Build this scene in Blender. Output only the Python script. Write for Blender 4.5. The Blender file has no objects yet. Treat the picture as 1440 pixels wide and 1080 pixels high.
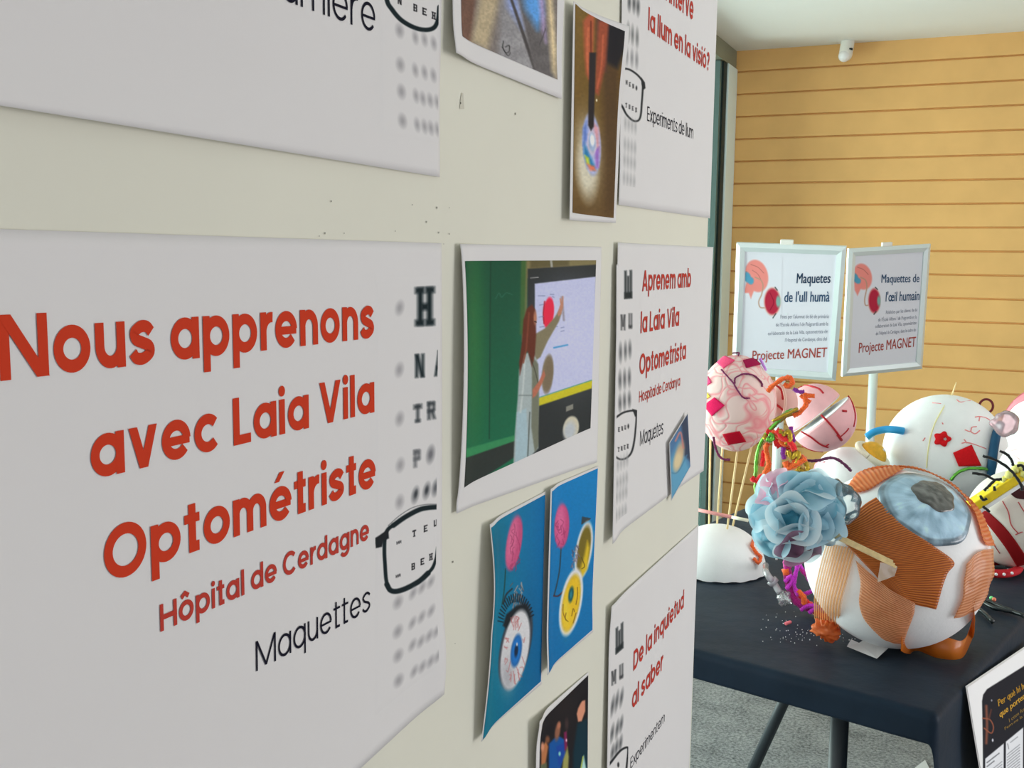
import bpy, bmesh, math, random
import numpy as np
from mathutils import Vector, Matrix
random.seed(7); rng = np.random.default_rng(7)
SC = bpy.context.scene
COL = SC.collection

# ------------------------------------------------------------------ camera
H = 1.40                       # eye height above the floor
FPX = 1484.0
B = np.array([[0.91127075, 0.05985267, -0.407435],
              [0.4116691, -0.10672903, 0.90506214],
              [0.01068524, -0.99248505, -0.12189853]])   # rows: world axes seen from the camera
cd = bpy.data.cameras.new('camera'); cam = bpy.data.objects.new('camera', cd); COL.objects.link(cam)
cd.sensor_fit = 'HORIZONTAL'; cd.sensor_width = 36.0; cd.lens = 36.0 * FPX / 1440.0; cd.clip_start = 0.01
r_, d_, f_ = B[:, 0], B[:, 1], B[:, 2]
cam.matrix_world = Matrix(((r_[0], -d_[0], -f_[0], 0), (r_[1], -d_[1], -f_[1], 0), (r_[2], -d_[2], -f_[2], H), (0, 0, 0, 1)))
SC.camera = cam
# ------------------------------------------------------------------ light
SC.view_settings.view_transform = 'Standard'; SC.view_settings.look = 'None'
SC.view_settings.gamma = 1.0; SC.view_settings.use_curve_mapping = False
SC.view_settings.exposure = -0.08
W = bpy.data.worlds.new('sky'); SC.world = W; W.use_nodes = True
nt = W.node_tree; nt.nodes.clear()
tc = nt.nodes.new('ShaderNodeTexCoord'); sx = nt.nodes.new('ShaderNodeSeparateXYZ')
rp = nt.nodes.new('ShaderNodeValToRGB'); mr = nt.nodes.new('ShaderNodeMapRange')
bg = nt.nodes.new('ShaderNodeBackground'); wo = nt.nodes.new('ShaderNodeOutputWorld')
mr.inputs['From Min'].default_value = -1; mr.inputs['From Max'].default_value = 1
rp.color_ramp.elements[0].position = 0.0; rp.color_ramp.elements[0].color = (1.85, 1.9, 1.95, 1)
rp.color_ramp.elements[1].position = 1.0; rp.color_ramp.elements[1].color = (0.33, 0.33, 0.345, 1)
nt.links.new(tc.outputs['Generated'], sx.inputs[0]); nt.links.new(sx.outputs['X'], mr.inputs['Value'])
nt.links.new(mr.outputs[0], rp.inputs[0]); nt.links.new(rp.outputs[0], bg.inputs[0]); nt.links.new(bg.outputs[0], wo.inputs[0])
bg.inputs[1].default_value = 1.0

def daylight(name, loc, target, sx_, sy_, power, col, spread=180):
    l = bpy.data.lights.new(name, 'AREA'); l.shape = 'RECTANGLE'; l.size = sx_; l.size_y = sy_; l.energy = power; l.color = col; l.spread = math.radians(spread)
    o = bpy.data.objects.new(name, l); COL.objects.link(o); o.location = loc
    o.rotation_euler = (Vector(target) - Vector(loc)).to_track_quat('-Z', 'Y').to_euler(); return o
daylight('daylight_left', (-2.7, 2.9, 0.95), (0.2, 3.9, 1.9), 3.0, 1.8, 215, (1.0, 0.99, 0.99))
daylight('daylight_right', (3.2, 2.2, 1.2), (-0.4, 1.5, 1.5), 2.2, 2.0, 24, (1.0, 0.985, 0.995), 105)

# ------------------------------------------------------------------ helpers: geometry of the place
def ray(x, y): return B @ np.array([x - 720.0, y - 540.0, FPX])
def proj(p):
    p = np.asarray(p, float).reshape(-1, 3) - np.array([0, 0, H]); v = p @ B
    return 720 + FPX * v[:, 0] / v[:, 2], 540 + FPX * v[:, 1] / v[:, 2]
def onX(x, y, X): r = ray(x, y); return r * (X / r[0]) + np.array([0, 0, H])
def onY(x, y, Y): r = ray(x, y); return r * (Y / r[1]) + np.array([0, 0, H])
def onZ(x, y, Z): r = ray(x, y); return r * ((Z - H) / r[2]) + np.array([0, 0, H])
def onPlane(x, y, p0, n):
    r = ray(x, y); o = np.array([0, 0, H]); n = np.asarray(n, float)
    return o + r * (((np.asarray(p0) - o) @ n) / (r @ n))
def unit(v): v = np.asarray(v, float); return v / np.linalg.norm(v)
def s2l(c):
    c = np.asarray(c, float) / 255.0
    return np.where(c <= 0.04045, c / 12.92, ((c + 0.055) / 1.055) ** 2.4)
KA = 1.27
def A(r, g, b, k=KA):
    v = np.clip(s2l((r, g, b)) * k, 0.002, 0.93); return (float(v[0]), float(v[1]), float(v[2]), 1.0)
def spline(pts, n=8):
    P = [np.asarray(p, float) for p in pts]
    if len(P) < 3: return P
    P = [2 * P[0] - P[1]] + P + [2 * P[-1] - P[-2]]; out = []
    for i in range(1, len(P) - 2):
        for k in range(n):
            t = k / n; a, b, c, d = P[i - 1], P[i], P[i + 1], P[i + 2]
            out.append(0.5 * ((2 * b) + (c - a) * t + (2 * a - 5 * b + 4 * c - d) * t * t + (3 * b - a - 3 * c + d) * t ** 3))
    out.append(P[-2]); return out

# ------------------------------------------------------------------ helpers: materials
def mat(name, col, rough=0.6, spec=0.4, noise=0.0, nscale=20.0, bump=0.0, bscale=60.0, metal=0.0, coat=0.0, sheen=0.0, trans=0.0, alpha=1.0, sss=0.0):
    m = bpy.data.materials.new(name); m.use_nodes = True; n = m.node_tree; b = n.nodes['Principled BSDF']
    b.inputs['Base Color'].default_value = col; b.inputs['Roughness'].default_value = rough
    b.inputs['Specular IOR Level'].default_value = spec; b.inputs['Metallic'].default_value = metal
    b.inputs['Coat Weight'].default_value = coat; b.inputs['Coat Roughness'].default_value = 0.12
    b.inputs['Sheen Weight'].default_value = sheen; b.inputs['Transmission Weight'].default_value = trans
    b.inputs['Alpha'].default_value = alpha
    if sss: b.inputs['Subsurface Weight'].default_value = sss; b.inputs['Subsurface Radius'].default_value = (0.01, 0.008, 0.006); b.inputs['Subsurface Scale'].default_value = 1.0
    if noise or bump:
        t = n.nodes.new('ShaderNodeTexCoord')
    if noise:
        x = n.nodes.new('ShaderNodeTexNoise'); x.inputs['Scale'].default_value = nscale; x.inputs['Detail'].default_value = 6
        n.links.new(t.outputs['Object'], x.inputs['Vector'])
        rr = n.nodes.new('ShaderNodeMapRange'); rr.inputs['From Min'].default_value = 0.3; rr.inputs['From Max'].default_value = 0.7
        rr.inputs['To Min'].default_value = 1 - noise; rr.inputs['To Max'].default_value = 1 + noise
        n.links.new(x.outputs['Fac'], rr.inputs['Value'])
        v = n.nodes.new('ShaderNodeVectorMath'); v.operation = 'SCALE'; v.inputs[0].default_value = col[:3]
        n.links.new(rr.outputs[0], v.inputs['Scale']); n.links.new(v.outputs[0], b.inputs['Base Color'])
    if bump:
        x = n.nodes.new('ShaderNodeTexNoise'); x.inputs['Scale'].default_value = bscale; x.inputs['Detail'].default_value = 4
        n.links.new(t.outputs['Object'], x.inputs['Vector'])
        bp = n.nodes.new('ShaderNodeBump'); bp.inputs['Strength'].default_value = bump; bp.inputs['Distance'].default_value = 0.004
        n.links.new(x.outputs['Fac'], bp.inputs['Height']); n.links.new(bp.outputs[0], b.inputs['Normal'])
    return m
def vmat(name, rough=0.6, spec=0.3, bump=0.0, bscale=80, coat=0.0):
    m = mat(name, (0.8, 0.8, 0.8, 1), rough, spec, bump=bump, bscale=bscale, coat=coat); n = m.node_tree
    a = n.nodes.new('ShaderNodeAttribute'); a.attribute_name = 'ink'
    n.links.new(a.outputs['Color'], n.nodes['Principled BSDF'].inputs['Base Color']); return m
def film(name, col, fac=0.25, rough=0.12, body=0.15):
    """clear plastic: mostly see-through, a little body colour and a glossy skin"""
    m = bpy.data.materials.new(name); m.use_nodes = True; n = m.node_tree; n.nodes.clear()
    o = n.nodes.new('ShaderNodeOutputMaterial'); t = n.nodes.new('ShaderNodeBsdfTransparent'); g = n.nodes.new('ShaderNodeBsdfGlossy'); d = n.nodes.new('ShaderNodeBsdfDiffuse')
    m1 = n.nodes.new('ShaderNodeMixShader'); m2 = n.nodes.new('ShaderNodeMixShader'); fr = n.nodes.new('ShaderNodeFresnel'); mt = n.nodes.new('ShaderNodeMath')
    t.inputs[0].default_value = col; d.inputs[0].default_value = col; g.inputs['Roughness'].default_value = rough
    fr.inputs[0].default_value = 1.45; mt.operation = 'MULTIPLY_ADD'; mt.inputs[1].default_value = 1.0; mt.inputs[2].default_value = fac * 0.2; mt.use_clamp = True
    n.links.new(fr.outputs[0], mt.inputs[0])
    m1.inputs[0].default_value = body; n.links.new(t.outputs[0], m1.inputs[1]); n.links.new(d.outputs[0], m1.inputs[2])
    n.links.new(mt.outputs[0], m2.inputs[0]); n.links.new(m1.outputs[0], m2.inputs[1]); n.links.new(g.outputs[0], m2.inputs[2]); n.links.new(m2.outputs[0], o.inputs[0])
    return m
def gauze(name, col, alpha=0.8, stripe=0.0, freq=300.0, axis='X', rough=0.5, coat=0.0, col2=None):
    """thin cloth that lets some light through; stripes follow the pleats (uv.x)"""
    m = bpy.data.materials.new(name); m.use_nodes = True; n = m.node_tree; n.nodes.clear()
    o = n.nodes.new('ShaderNodeOutputMaterial'); b = n.nodes.new('ShaderNodeBsdfPrincipled'); tl = n.nodes.new('ShaderNodeBsdfTranslucent'); tr = n.nodes.new('ShaderNodeBsdfTransparent')
    b.inputs['Base Color'].default_value = col; b.inputs['Roughness'].default_value = rough; b.inputs['Coat Weight'].default_value = coat; b.inputs['Coat Roughness'].default_value = 0.15; tl.inputs[0].default_value = col
    m1 = n.nodes.new('ShaderNodeMixShader'); m1.inputs[0].default_value = 0.35; n.links.new(b.outputs[0], m1.inputs[1]); n.links.new(tl.outputs[0], m1.inputs[2])
    m2 = n.nodes.new('ShaderNodeMixShader'); m2.inputs[0].default_value = alpha
    n.links.new(tr.outputs[0], m2.inputs[1]); n.links.new(m1.outputs[0], m2.inputs[2]); n.links.new(m2.outputs[0], o.inputs[0])
    a = n.nodes.new('ShaderNodeAttribute'); a.attribute_name = 'pleat'
    if stripe:
        rr = n.nodes.new('ShaderNodeMapRange'); rr.inputs['To Min'].default_value = alpha - stripe; rr.inputs['To Max'].default_value = min(1, alpha + stripe)
        n.links.new(a.outputs['Fac'], rr.inputs['Value']); n.links.new(rr.outputs[0], m2.inputs[0])
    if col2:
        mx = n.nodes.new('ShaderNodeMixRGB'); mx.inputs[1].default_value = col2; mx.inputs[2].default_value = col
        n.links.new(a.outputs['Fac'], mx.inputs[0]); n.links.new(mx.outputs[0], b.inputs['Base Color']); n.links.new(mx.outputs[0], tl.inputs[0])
    return m

# ------------------------------------------------------------------ helpers: objects
def tag(o, label=None, cat=None, group=None, kind=None):
    if label: o['label'] = label
    if cat: o['category'] = cat
    if group: o['group'] = group
    if kind: o['kind'] = kind
    return o
def empty(name, loc, label, cat, group=None):
    o = bpy.data.objects.new(name, None); COL.objects.link(o); o.location = [float(c) for c in loc]; o.empty_display_size = 0.05
    return tag(o, label, cat, group)
class MB:
    def __init__(s): s.v = []; s.f = []
    def add(s, v, f):
        k = len(s.v); s.v += [tuple(float(c) for c in p) for p in v]; s.f += [tuple(i + k for i in q) for q in f]; return s
    def box(s, lo, hi):
        x0, y0, z0 = lo; x1, y1, z1 = hi
        return s.add([(x0, y0, z0), (x1, y0, z0), (x1, y1, z0), (x0, y1, z0), (x0, y0, z1), (x1, y0, z1), (x1, y1, z1), (x0, y1, z1)],
                     [(0, 3, 2, 1), (4, 5, 6, 7), (0, 1, 5, 4), (1, 2, 6, 5), (2, 3, 7, 6), (3, 0, 4, 7)])
    def obox(s, c, ax, half):
        """box with centre, three axes and half sizes"""
        c = np.asarray(c, float); ax = [np.asarray(a, float) for a in ax]; v = []
        for k in (-1, 1):
            for i, j in ((-1, -1), (1, -1), (1, 1), (-1, 1)): v.append(c + ax[0] * i * half[0] + ax[1] * j * half[1] + ax[2] * k * half[2])
        return s.add(v, [(0, 3, 2, 1), (4, 5, 6, 7), (0, 1, 5, 4), (1, 2, 6, 5), (2, 3, 7, 6), (3, 0, 4, 7)])
    def tube(s, pts, r, n=8, taper=None, cap=True, fuzz=0.0):
        P = [np.asarray(p, float) for p in pts]; m = len(P); R = r if hasattr(r, '__len__') else [r] * m
        up = np.array([0.13, 0.27, 0.95]); v = []; f = []; nx = None
        for i in range(m):
            t = unit(P[min(i + 1, m - 1)] - P[max(i - 1, 0)] + 1e-12)
            if nx is None: nx = unit(np.cross(t, up if abs(t @ up) < 0.9 else np.array([1, 0, 0.])))
            nx = unit(nx - t * (nx @ t)); ny = np.cross(t, nx)
            for k in range(n):
                a = 2 * math.pi * k / n; rr = R[i] * (1 + (fuzz * (random.random() - 0.5) if fuzz else 0))
                v.append(P[i] + rr * (math.cos(a) * nx + math.sin(a) * ny))
        for i in range(m - 1):
            for k in range(n):
                f.append((i * n + k, i * n + (k + 1) % n, (i + 1) * n + (k + 1) % n, (i + 1) * n + k))
        if cap: f.append(tuple(range(n - 1, -1, -1))); f.append(tuple((m - 1) * n + k for k in range(n)))
        return s.add(v, f)
    def build(s, name, m, parent=None, smooth=True, bevel=0.0, attr=None, colors=None):
        me = bpy.data.meshes.new(name); me.from_pydata(s.v, [], s.f); me.update()
        if smooth: me.polygons.foreach_set('use_smooth', [True] * len(me.polygons))
        if colors is not None:
            a = me.color_attributes.new('ink', 'FLOAT_COLOR', 'POINT')
            c = np.ones((len(s.v), 4), np.float32); c[:, :3] = colors; a.data.foreach_set('color', c.ravel())
        if attr is not None:
            a = me.attributes.new('pleat', 'FLOAT', 'POINT'); a.data.foreach_set('value', np.asarray(attr, np.float32))
        o = bpy.data.objects.new(name, me); COL.objects.link(o)
        if m: me.materials.append(m)
        if bevel:
            b = o.modifiers.new('bevel', 'BEVEL'); b.width = bevel; b.segments = 3; b.limit_method = 'ANGLE'; b.harden_normals = False
        if parent is not None:
            o.parent = parent
            if parent.type == 'EMPTY':
                pw = parent.location.copy(); p = parent.parent
                while p is not None: pw += p.location; p = p.parent
                o.matrix_parent_inverse = Matrix.Translation(-pw)
        return o
def grid_faces(nx, ny): return [(j * nx + i, j * nx + i + 1, (j + 1) * nx + i + 1, (j + 1) * nx + i) for j in range(ny - 1) for i in range(nx - 1)]
def struct(name, mb, m, parent=None, **k):
    o = mb.build(name, m, parent, **k)
    if parent is None: o['kind'] = 'structure'
    return o
def sphere_mesh(c, R, nu=48, nv=32, fn=None, axis=None, lim=None):
    """sphere (or cap of polar angle lim about axis), optional radial function of direction"""
    mb = MB(); ax = unit(axis if axis is not None else (0, 0, 1)); e1 = unit(np.cross(ax, (0.3, 0.9, 0.2))); e2 = np.cross(ax, e1)
    lim = lim or math.pi; v = [c + ax * (R if fn is None else R * fn(ax))]; f = []
    full = lim > math.pi - 1e-6; rows = nv - 1 if full else nv
    for j in range(1, rows + 1):
        th = lim * j / nv
        for i in range(nu):
            ph = 2 * math.pi * i / nu; d = math.cos(th) * ax + math.sin(th) * (math.cos(ph) * e1 + math.sin(ph) * e2)
            v.append(c + d * (R if fn is None else R * fn(d)))
    for i in range(nu): f.append((0, 1 + i, 1 + (i + 1) % nu))
    for j in range(rows - 1):
        for i in range(nu):
            a = 1 + j * nu; b = a + nu; f.append((a + i, b + i, b + (i + 1) % nu, a + (i + 1) % nu))
    if full:
        v.append(c - ax * (R if fn is None else R * fn(-ax))); k = len(v) - 1; a = 1 + (rows - 1) * nu
        for i in range(nu): f.append((a + i, k, a + (i + 1) % nu))
    else: f.append(tuple(1 + (rows - 1) * nu + i for i in range(nu - 1, -1, -1)))
    return mb.add(v, f)
class Ball:
    def __init__(s, c, R): s.c = np.asarray(c, float); s.R = R
    def hit(s, x, y, off=0.0):
        """where the sight line meets the ball; outside its outline, the nearest point of the outline"""
        d = unit(ray(x, y)); oc = np.array([0, 0, H]) - s.c; b = d @ oc; q = b * b - (oc @ oc - s.R ** 2)
        p = (np.array([0, 0, H]) + d * (-b - math.sqrt(max(q, 0)))) - s.c
        return s.c + unit(p) * (s.R + off)
def coons(top, right, bottom, left, nu, nv):
    """grid inside four border polylines given in order (top l>r, right t>b, bottom l>r, left t>b)"""
    def samp(pl, n):
        pl = np.asarray(spline(pl, 6)); d = np.r_[0, np.cumsum(np.linalg.norm(np.diff(pl, axis=0), axis=1))]; t = np.linspace(0, d[-1], n)
        return np.stack([np.interp(t, d, pl[:, k]) for k in range(pl.shape[1])], 1)
    T, Bm, L, R = samp(top, nu), samp(bottom, nu), samp(left, nv), samp(right, nv)
    u = np.linspace(0, 1, nu)[None, :, None]; v = np.linspace(0, 1, nv)[:, None, None]
    g = (1 - v) * T[None] + v * Bm[None] + (1 - u) * L[:, None] + u * R[:, None] - ((1 - u) * (1 - v) * T[0] + u * (1 - v) * T[-1] + (1 - u) * v * Bm[0] + u * v * Bm[-1])
    return g.reshape(-1, g.shape[2]), u, v
def thicken(o, t, off=0.0):
    s = o.modifiers.new('thickness', 'SOLIDIFY'); s.thickness = t; s.offset = off; return o

# ------------------------------------------------------------------ helpers: printing (inks on a fine mesh)
def nz(x, y, seed=0):
    """smooth value noise"""
    xi = np.floor(x).astype(int); yi = np.floor(y).astype(int); xf = x - xi; yf = y - yi
    def h(a, b):
        n = (a * 374761393 + b * 668265263 + seed * 974711) & 0x7fffffff; n = ((n ^ (n >> 13)) * 1274126177) & 0x7fffffff; return (n & 0xffff) / 65535.0
    sx_, sy_ = xf * xf * (3 - 2 * xf), yf * yf * (3 - 2 * yf)
    return (h(xi, yi) * (1 - sx_) + h(xi + 1, yi) * sx_) * (1 - sy_) + (h(xi, yi + 1) * (1 - sx_) + h(xi + 1, yi + 1) * sx_) * sy_
class Ink:
    def __init__(s, x, y, base): s.x = x; s.y = y; s.c = np.tile(np.asarray(base, float), (len(x), 1))
    def put(s, a, col):
        a = np.clip(a, 0, 1)[:, None]; col = np.asarray(col, float); s.c = s.c * (1 - a) + (col if col.ndim == 2 else col[None]) * a
    def ell(s, cx, cy, rx, ry, col, soft=0.8, rot=0, a=1.0):
        t = math.radians(rot); dx, dy = s.x - cx, s.y - cy; u = dx * math.cos(t) + dy * math.sin(t); v = -dx * math.sin(t) + dy * math.cos(t)
        d = (np.sqrt((u / rx) ** 2 + (v / ry) ** 2) - 1) * min(rx, ry); s.put(a * (0.5 - d / (2 * soft)), col)
    def sdf(s, pts):
        P = np.asarray(pts, float); n = len(P); d = np.full(len(s.x), 1e9); ins = np.zeros(len(s.x), bool)
        for i in range(n):
            a, b = P[i], P[(i + 1) % n]; e = b - a; wx, wy = s.x - a[0], s.y - a[1]
            t = np.clip((wx * e[0] + wy * e[1]) / (e @ e + 1e-12), 0, 1); d = np.minimum(d, np.hypot(wx - e[0] * t, wy - e[1] * t))
            c = ((a[1] > s.y) != (b[1] > s.y)); xx = (b[0] - a[0]) * (s.y - a[1]) / ((b[1] - a[1]) if b[1] != a[1] else 1e-9) + a[0]
            ins ^= c & (s.x < xx)
        return np.where(ins, -d, d)
    def poly(s, pts, col, soft=0.7, a=1.0): s.put(a * (0.5 - s.sdf(pts) / (2 * soft)), col)
    def line(s, pts, w, col, soft=0.6, a=1.0, sm=True):
        P = spline(pts, 5) if sm and len(pts) > 2 else [np.asarray(p, float) for p in pts]; d = np.full(len(s.x), 1e9)
        for p, q in zip(P[:-1], P[1:]):
            e = q - p; wx, wy = s.x - p[0], s.y - p[1]; t = np.clip((wx * e[0] + wy * e[1]) / (e @ e + 1e-12), 0, 1)
            d = np.minimum(d, np.hypot(wx - e[0] * t, wy - e[1] * t))
        s.put(a * (0.5 - (d - w / 2) / (2 * soft)), col)
    def glow(s, cx, cy, rx, ry, col, a=1.0, rot=0):
        t = math.radians(rot); dx, dy = s.x - cx, s.y - cy; u = dx * math.cos(t) + dy * math.sin(t); v = -dx * math.sin(t) + dy * math.cos(t)
        s.put(a * np.exp(-((u / rx) ** 2 + (v / ry) ** 2)), col)
    def speck(s, amp, sc=3.0, seed=1): s.c = s.c * (1 + amp * (nz(s.x / sc, s.y / sc, seed) - 0.5))[:, None]

# ------------------------------------------------------------------ helpers: lettering
XH, CAP, ASC, DESC = 0.55, 0.70, 0.74, -0.20
def arc(cx, cy, rx, ry, a0, a1, n=22): return [(cx + rx * math.cos(math.radians(a0 + (a1 - a0) * i / n)), cy + ry * math.sin(math.radians(a0 + (a1 - a0) * i / n))) for i in range(n + 1)]
def glyph(ch, w):
    """round geometric sans; returns advance, ribbons, polygons"""
    h = w / 2; R = []; P = []; sb = 0.055 - 0.15 * (w - 0.06)
    bw = 0.555 + 0.35 * (w - 0.06); nw = 0.47 + 0.5 * (w - 0.06)
    st = lambda x, y0, y1: P.append([(x, y0), (x + w, y0), (x + w, y1), (x, y1)])
    bowl = lambda x=0, W_=None, y0=0, y1=XH: R.append(arc(x + (W_ or bw) / 2, (y0 + y1) / 2, (W_ or bw) / 2 - h, (y1 - y0) / 2 - h, 0, 360, 36))
    diag = lambda x0, y0, x1, y1: (lambda q: P.append([(x0 - q, y0), (x0 + q, y0), (x1 + q, y1), (x1 - q, y1)]))(h * math.hypot(x1 - x0, y1 - y0) / abs(y1 - y0))
    dot = lambda x, y, r: P.append(arc(x, y, r, r, 0, 345, 15))
    acc = {'é': ('e', 1), 'è': ('e', -1), 'ô': ('o', 0), 'ó': ('o', 1)}
    if ch in acc:
        adv, R, P = glyph(acc[ch][0], w); cx = bw / 2; y = XH + 0.075; k = acc[ch][1]
        if k: P.append([(cx - 0.05 * k - h * .8, y), (cx - 0.05 * k + h * .8, y), (cx + 0.09 * k + h * .9, y + 0.15), (cx + 0.09 * k - h * .9, y + 0.15)])
        else: R.append([(cx - 0.14, y + 0.02), (cx, y + 0.12), (cx + 0.14, y + 0.02)])
        return adv, R, P
    if ch == ' ': return 0.24, R, P
    if ch in 'oadqgbp':
        bowl(); W_ = bw
        if ch == 'a': st(bw - w, 0, XH)
        if ch == 'd': st(bw - w, 0, ASC)
        if ch in 'q': st(bw - w, DESC, XH)
        if ch == 'b': st(0, 0, ASC)
        if ch == 'p': st(0, DESC, XH)
        if ch == 'g':
            P.append([(bw - w, 0.05), (bw, 0.05), (bw, XH), (bw - w, XH)]); R.append([(bw - h, 0.1)] + arc(bw / 2, 0.02, bw / 2 - h, 0.24 - h, 0, -150, 18))
    elif ch in 'nhu':
        W_ = nw; rx = (nw - w) / 2; ry = min(rx * 1.05, 0.25)
        if ch == 'u':
            R.append([(h, XH), (h, h + ry)] + arc(nw / 2, h + ry, rx, ry, 180, 360, 18)); st(nw - w, 0, XH)
        else:
            st(0, 0, XH if ch == 'n' else ASC); R.append(arc(nw / 2, XH - h - ry, rx, ry, 180, 0, 18) + [(nw - h, 0)])
    elif ch == 'm':
        k = nw * 0.93; rx = (k - w) / 2; ry = min(rx * 1.05, 0.25); st(0, 0, XH)
        for j in (0, 1): R.append(arc(j * (k - w) + k / 2, XH - h - ry, rx, ry, 180, 0, 18) + [(j * (k - w) + k - h, 0)])
        W_ = 2 * k - w
    elif ch == 'r': st(0, 0, XH); R.append(arc(h + 0.21, XH - h - 0.22, 0.21, 0.22, 180, 82, 10)); W_ = 0.30
    elif ch == 'e':
        R.append(arc(bw / 2, XH / 2, bw / 2 - h, XH / 2 - h, 0, 322, 32)); P.append([(h, XH / 2 - h * .85 - .01), (bw - h * .3, XH / 2 - h * .85 - .01), (bw - h * .3, XH / 2 + h * .75 - .01), (h, XH / 2 + h * .75 - .01)]); W_ = bw
    elif ch == 'c': R.append(arc(bw / 2, XH / 2, bw / 2 - h, XH / 2 - h, 42, 318, 30)); W_ = bw * 0.95
    elif ch == 's':
        sw = 0.43 + 0.3 * (w - 0.06); t, b = XH - h, h; q = (t + b) / 2
        R.append(spline([(sw - h * .8, t - 0.075), (sw * .72, t - .012), (sw * .48, t), (sw * .2 + h * .3, t - .045), (h + .005, (t + q) / 2 + .012), (sw * .24, q + .045), (sw * .5, q), (sw * .77, q - .045), (sw - h, (b + q) / 2 - .008), (sw * .78 - h * .2, b + .045), (sw * .5, b), (sw * .24, b + .015), (h * .7, b + .085)], 4)); W_ = sw
    elif ch == 'i': st(0, 0, XH); dot(h, XH + 0.13, max(h * 1.15, 0.045)); W_ = w
    elif ch == 'l': st(0, 0, ASC); W_ = w
    elif ch == 't': st(0.09, 0, 0.69); P.append([(0, XH - w * .85), (0.32, XH - w * .85), (0.32, XH), (0, XH)]); R.append([(0.09 + h, 0.14), (0.10 + h, 0.06), (0.16 + h, h), (0.31, h)]); W_ = 0.32
    elif ch == 'v': k = 0.50 + w * .3; diag(h * 1.1, XH, k / 2, 0); diag(k - h * 1.1, XH, k / 2, 0); W_ = k
    elif ch == 'y': k = 0.50 + w * .3; diag(h * 1.1, XH, k / 2, 0); diag(k - h * 1.1, XH, k / 2 - 0.17, DESC - .01); W_ = k
    elif ch == 'x': k = 0.50 + w * .3; diag(h * 1.2, XH, k - h * 1.2, 0); diag(k - h * 1.2, XH, h * 1.2, 0); W_ = k
    elif ch == 'N': st(0, 0, CAP); st(0.66 - w + w * .3, 0, CAP); diag(h * 1.15, CAP, 0.66 + w * .3 - h * 1.15, 0); W_ = 0.66 + w * .3
    elif ch == 'M': k = 0.80 + w * .3; st(0, 0, CAP); st(k - w, 0, CAP); diag(h * 1.1, CAP, k / 2, 0.04); diag(k - h * 1.1, CAP, k / 2, 0.04); W_ = k
    elif ch == 'V': k = 0.66; diag(h * 1.1, CAP, k / 2, 0); diag(k - h * 1.1, CAP, k / 2, 0); W_ = k
    elif ch == 'A': k = 0.68; diag(h * 1.1, 0, k / 2, CAP); diag(k - h * 1.1, 0, k / 2, CAP); P.append([(k * .22, .15), (k * .78, .15), (k * .74, .15 + w * .85), (k * .26, .15 + w * .85)]); W_ = k
    elif ch == 'L': st(0, 0, CAP); P.append([(0, 0), (0.42, 0), (0.42, w * .95), (0, w * .95)]); W_ = 0.41
    elif ch == 'H': st(0, 0, CAP); st(0.64 - w, 0, CAP); P.append([(0, CAP / 2 - h), (0.64, CAP / 2 - h), (0.64, CAP / 2 + h), (0, CAP / 2 + h)]); W_ = 0.64
    elif ch == 'E':
        st(0, 0, CAP)
        for y in (0, CAP / 2 - h * .9, CAP - w * .95): P.append([(0, y), (0.42, y), (0.42, y + w * .93), (0, y + w * .93)])
        W_ = 0.42
    elif ch == 'D': st(0, 0, CAP); R.append([(0, h), (0.28, h)] + arc(0.28, CAP / 2, 0.35 - h, CAP / 2 - h, -90, 90, 20) + [(0, CAP - h)]); W_ = 0.63
    elif ch == 'O': bowl(0, 0.76, -0.01, CAP + 0.01); W_ = 0.76
    elif ch == 'C': R.append(arc(0.37, CAP / 2, 0.37 - h, CAP / 2 + 0.01 - h, 42, 318, 32)); W_ = 0.70
    elif ch == '?': R.append(arc(0.22, CAP - 0.2, 0.21 - h, 0.21 - h, 170, -60, 20) + [(0.22, 0.28), (0.22, 0.2)]); dot(0.22, 0.06, h * 1.15); W_ = 0.42
    else: W_ = 0.3
    return W_ + 2 * sb, [[(x + sb, y) for x, y in r] for r in R], [[(x + sb, y) for x, y in p] for p in P]
def ribbon(pts, w):
    P = np.asarray(pts, float); n = len(P); T = np.zeros((n, 2))
    T[1:-1] = P[2:] - P[:-2]; T[0] = P[1] - P[0]; T[-1] = P[-1] - P[-2]
    if np.allclose(P[0], P[-1]): T[0] = T[-1] = P[1] - P[-2]
    T /= np.linalg.norm(T, axis=1)[:, None] + 1e-9; N = np.stack([-T[:, 1], T[:, 0]], 1) * w / 2
    v = np.concatenate([P + N, P - N]); f = [(i, i + 1, n + i + 1, n + i) for i in range(n - 1)]; return v, f
def geo_text(s, w):
    V = []; F = []; x = 0.0
    for ch in s:
        adv, R, P = glyph(ch, w)
        for r in R:
            v, f = ribbon(r, w); k = len(V); V += [(a + x, b) for a, b in v]; F += [tuple(i + k for i in q) for q in f]
        for p in P:
            k = len(V); V += [(a + x, b) for a, b in p]; F.append(tuple(range(k, k + len(p))))
        x += adv
    V = np.array(V); V[:, 0] -= V[:, 0].min(); return V, F, V[:, 0].max()
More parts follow.
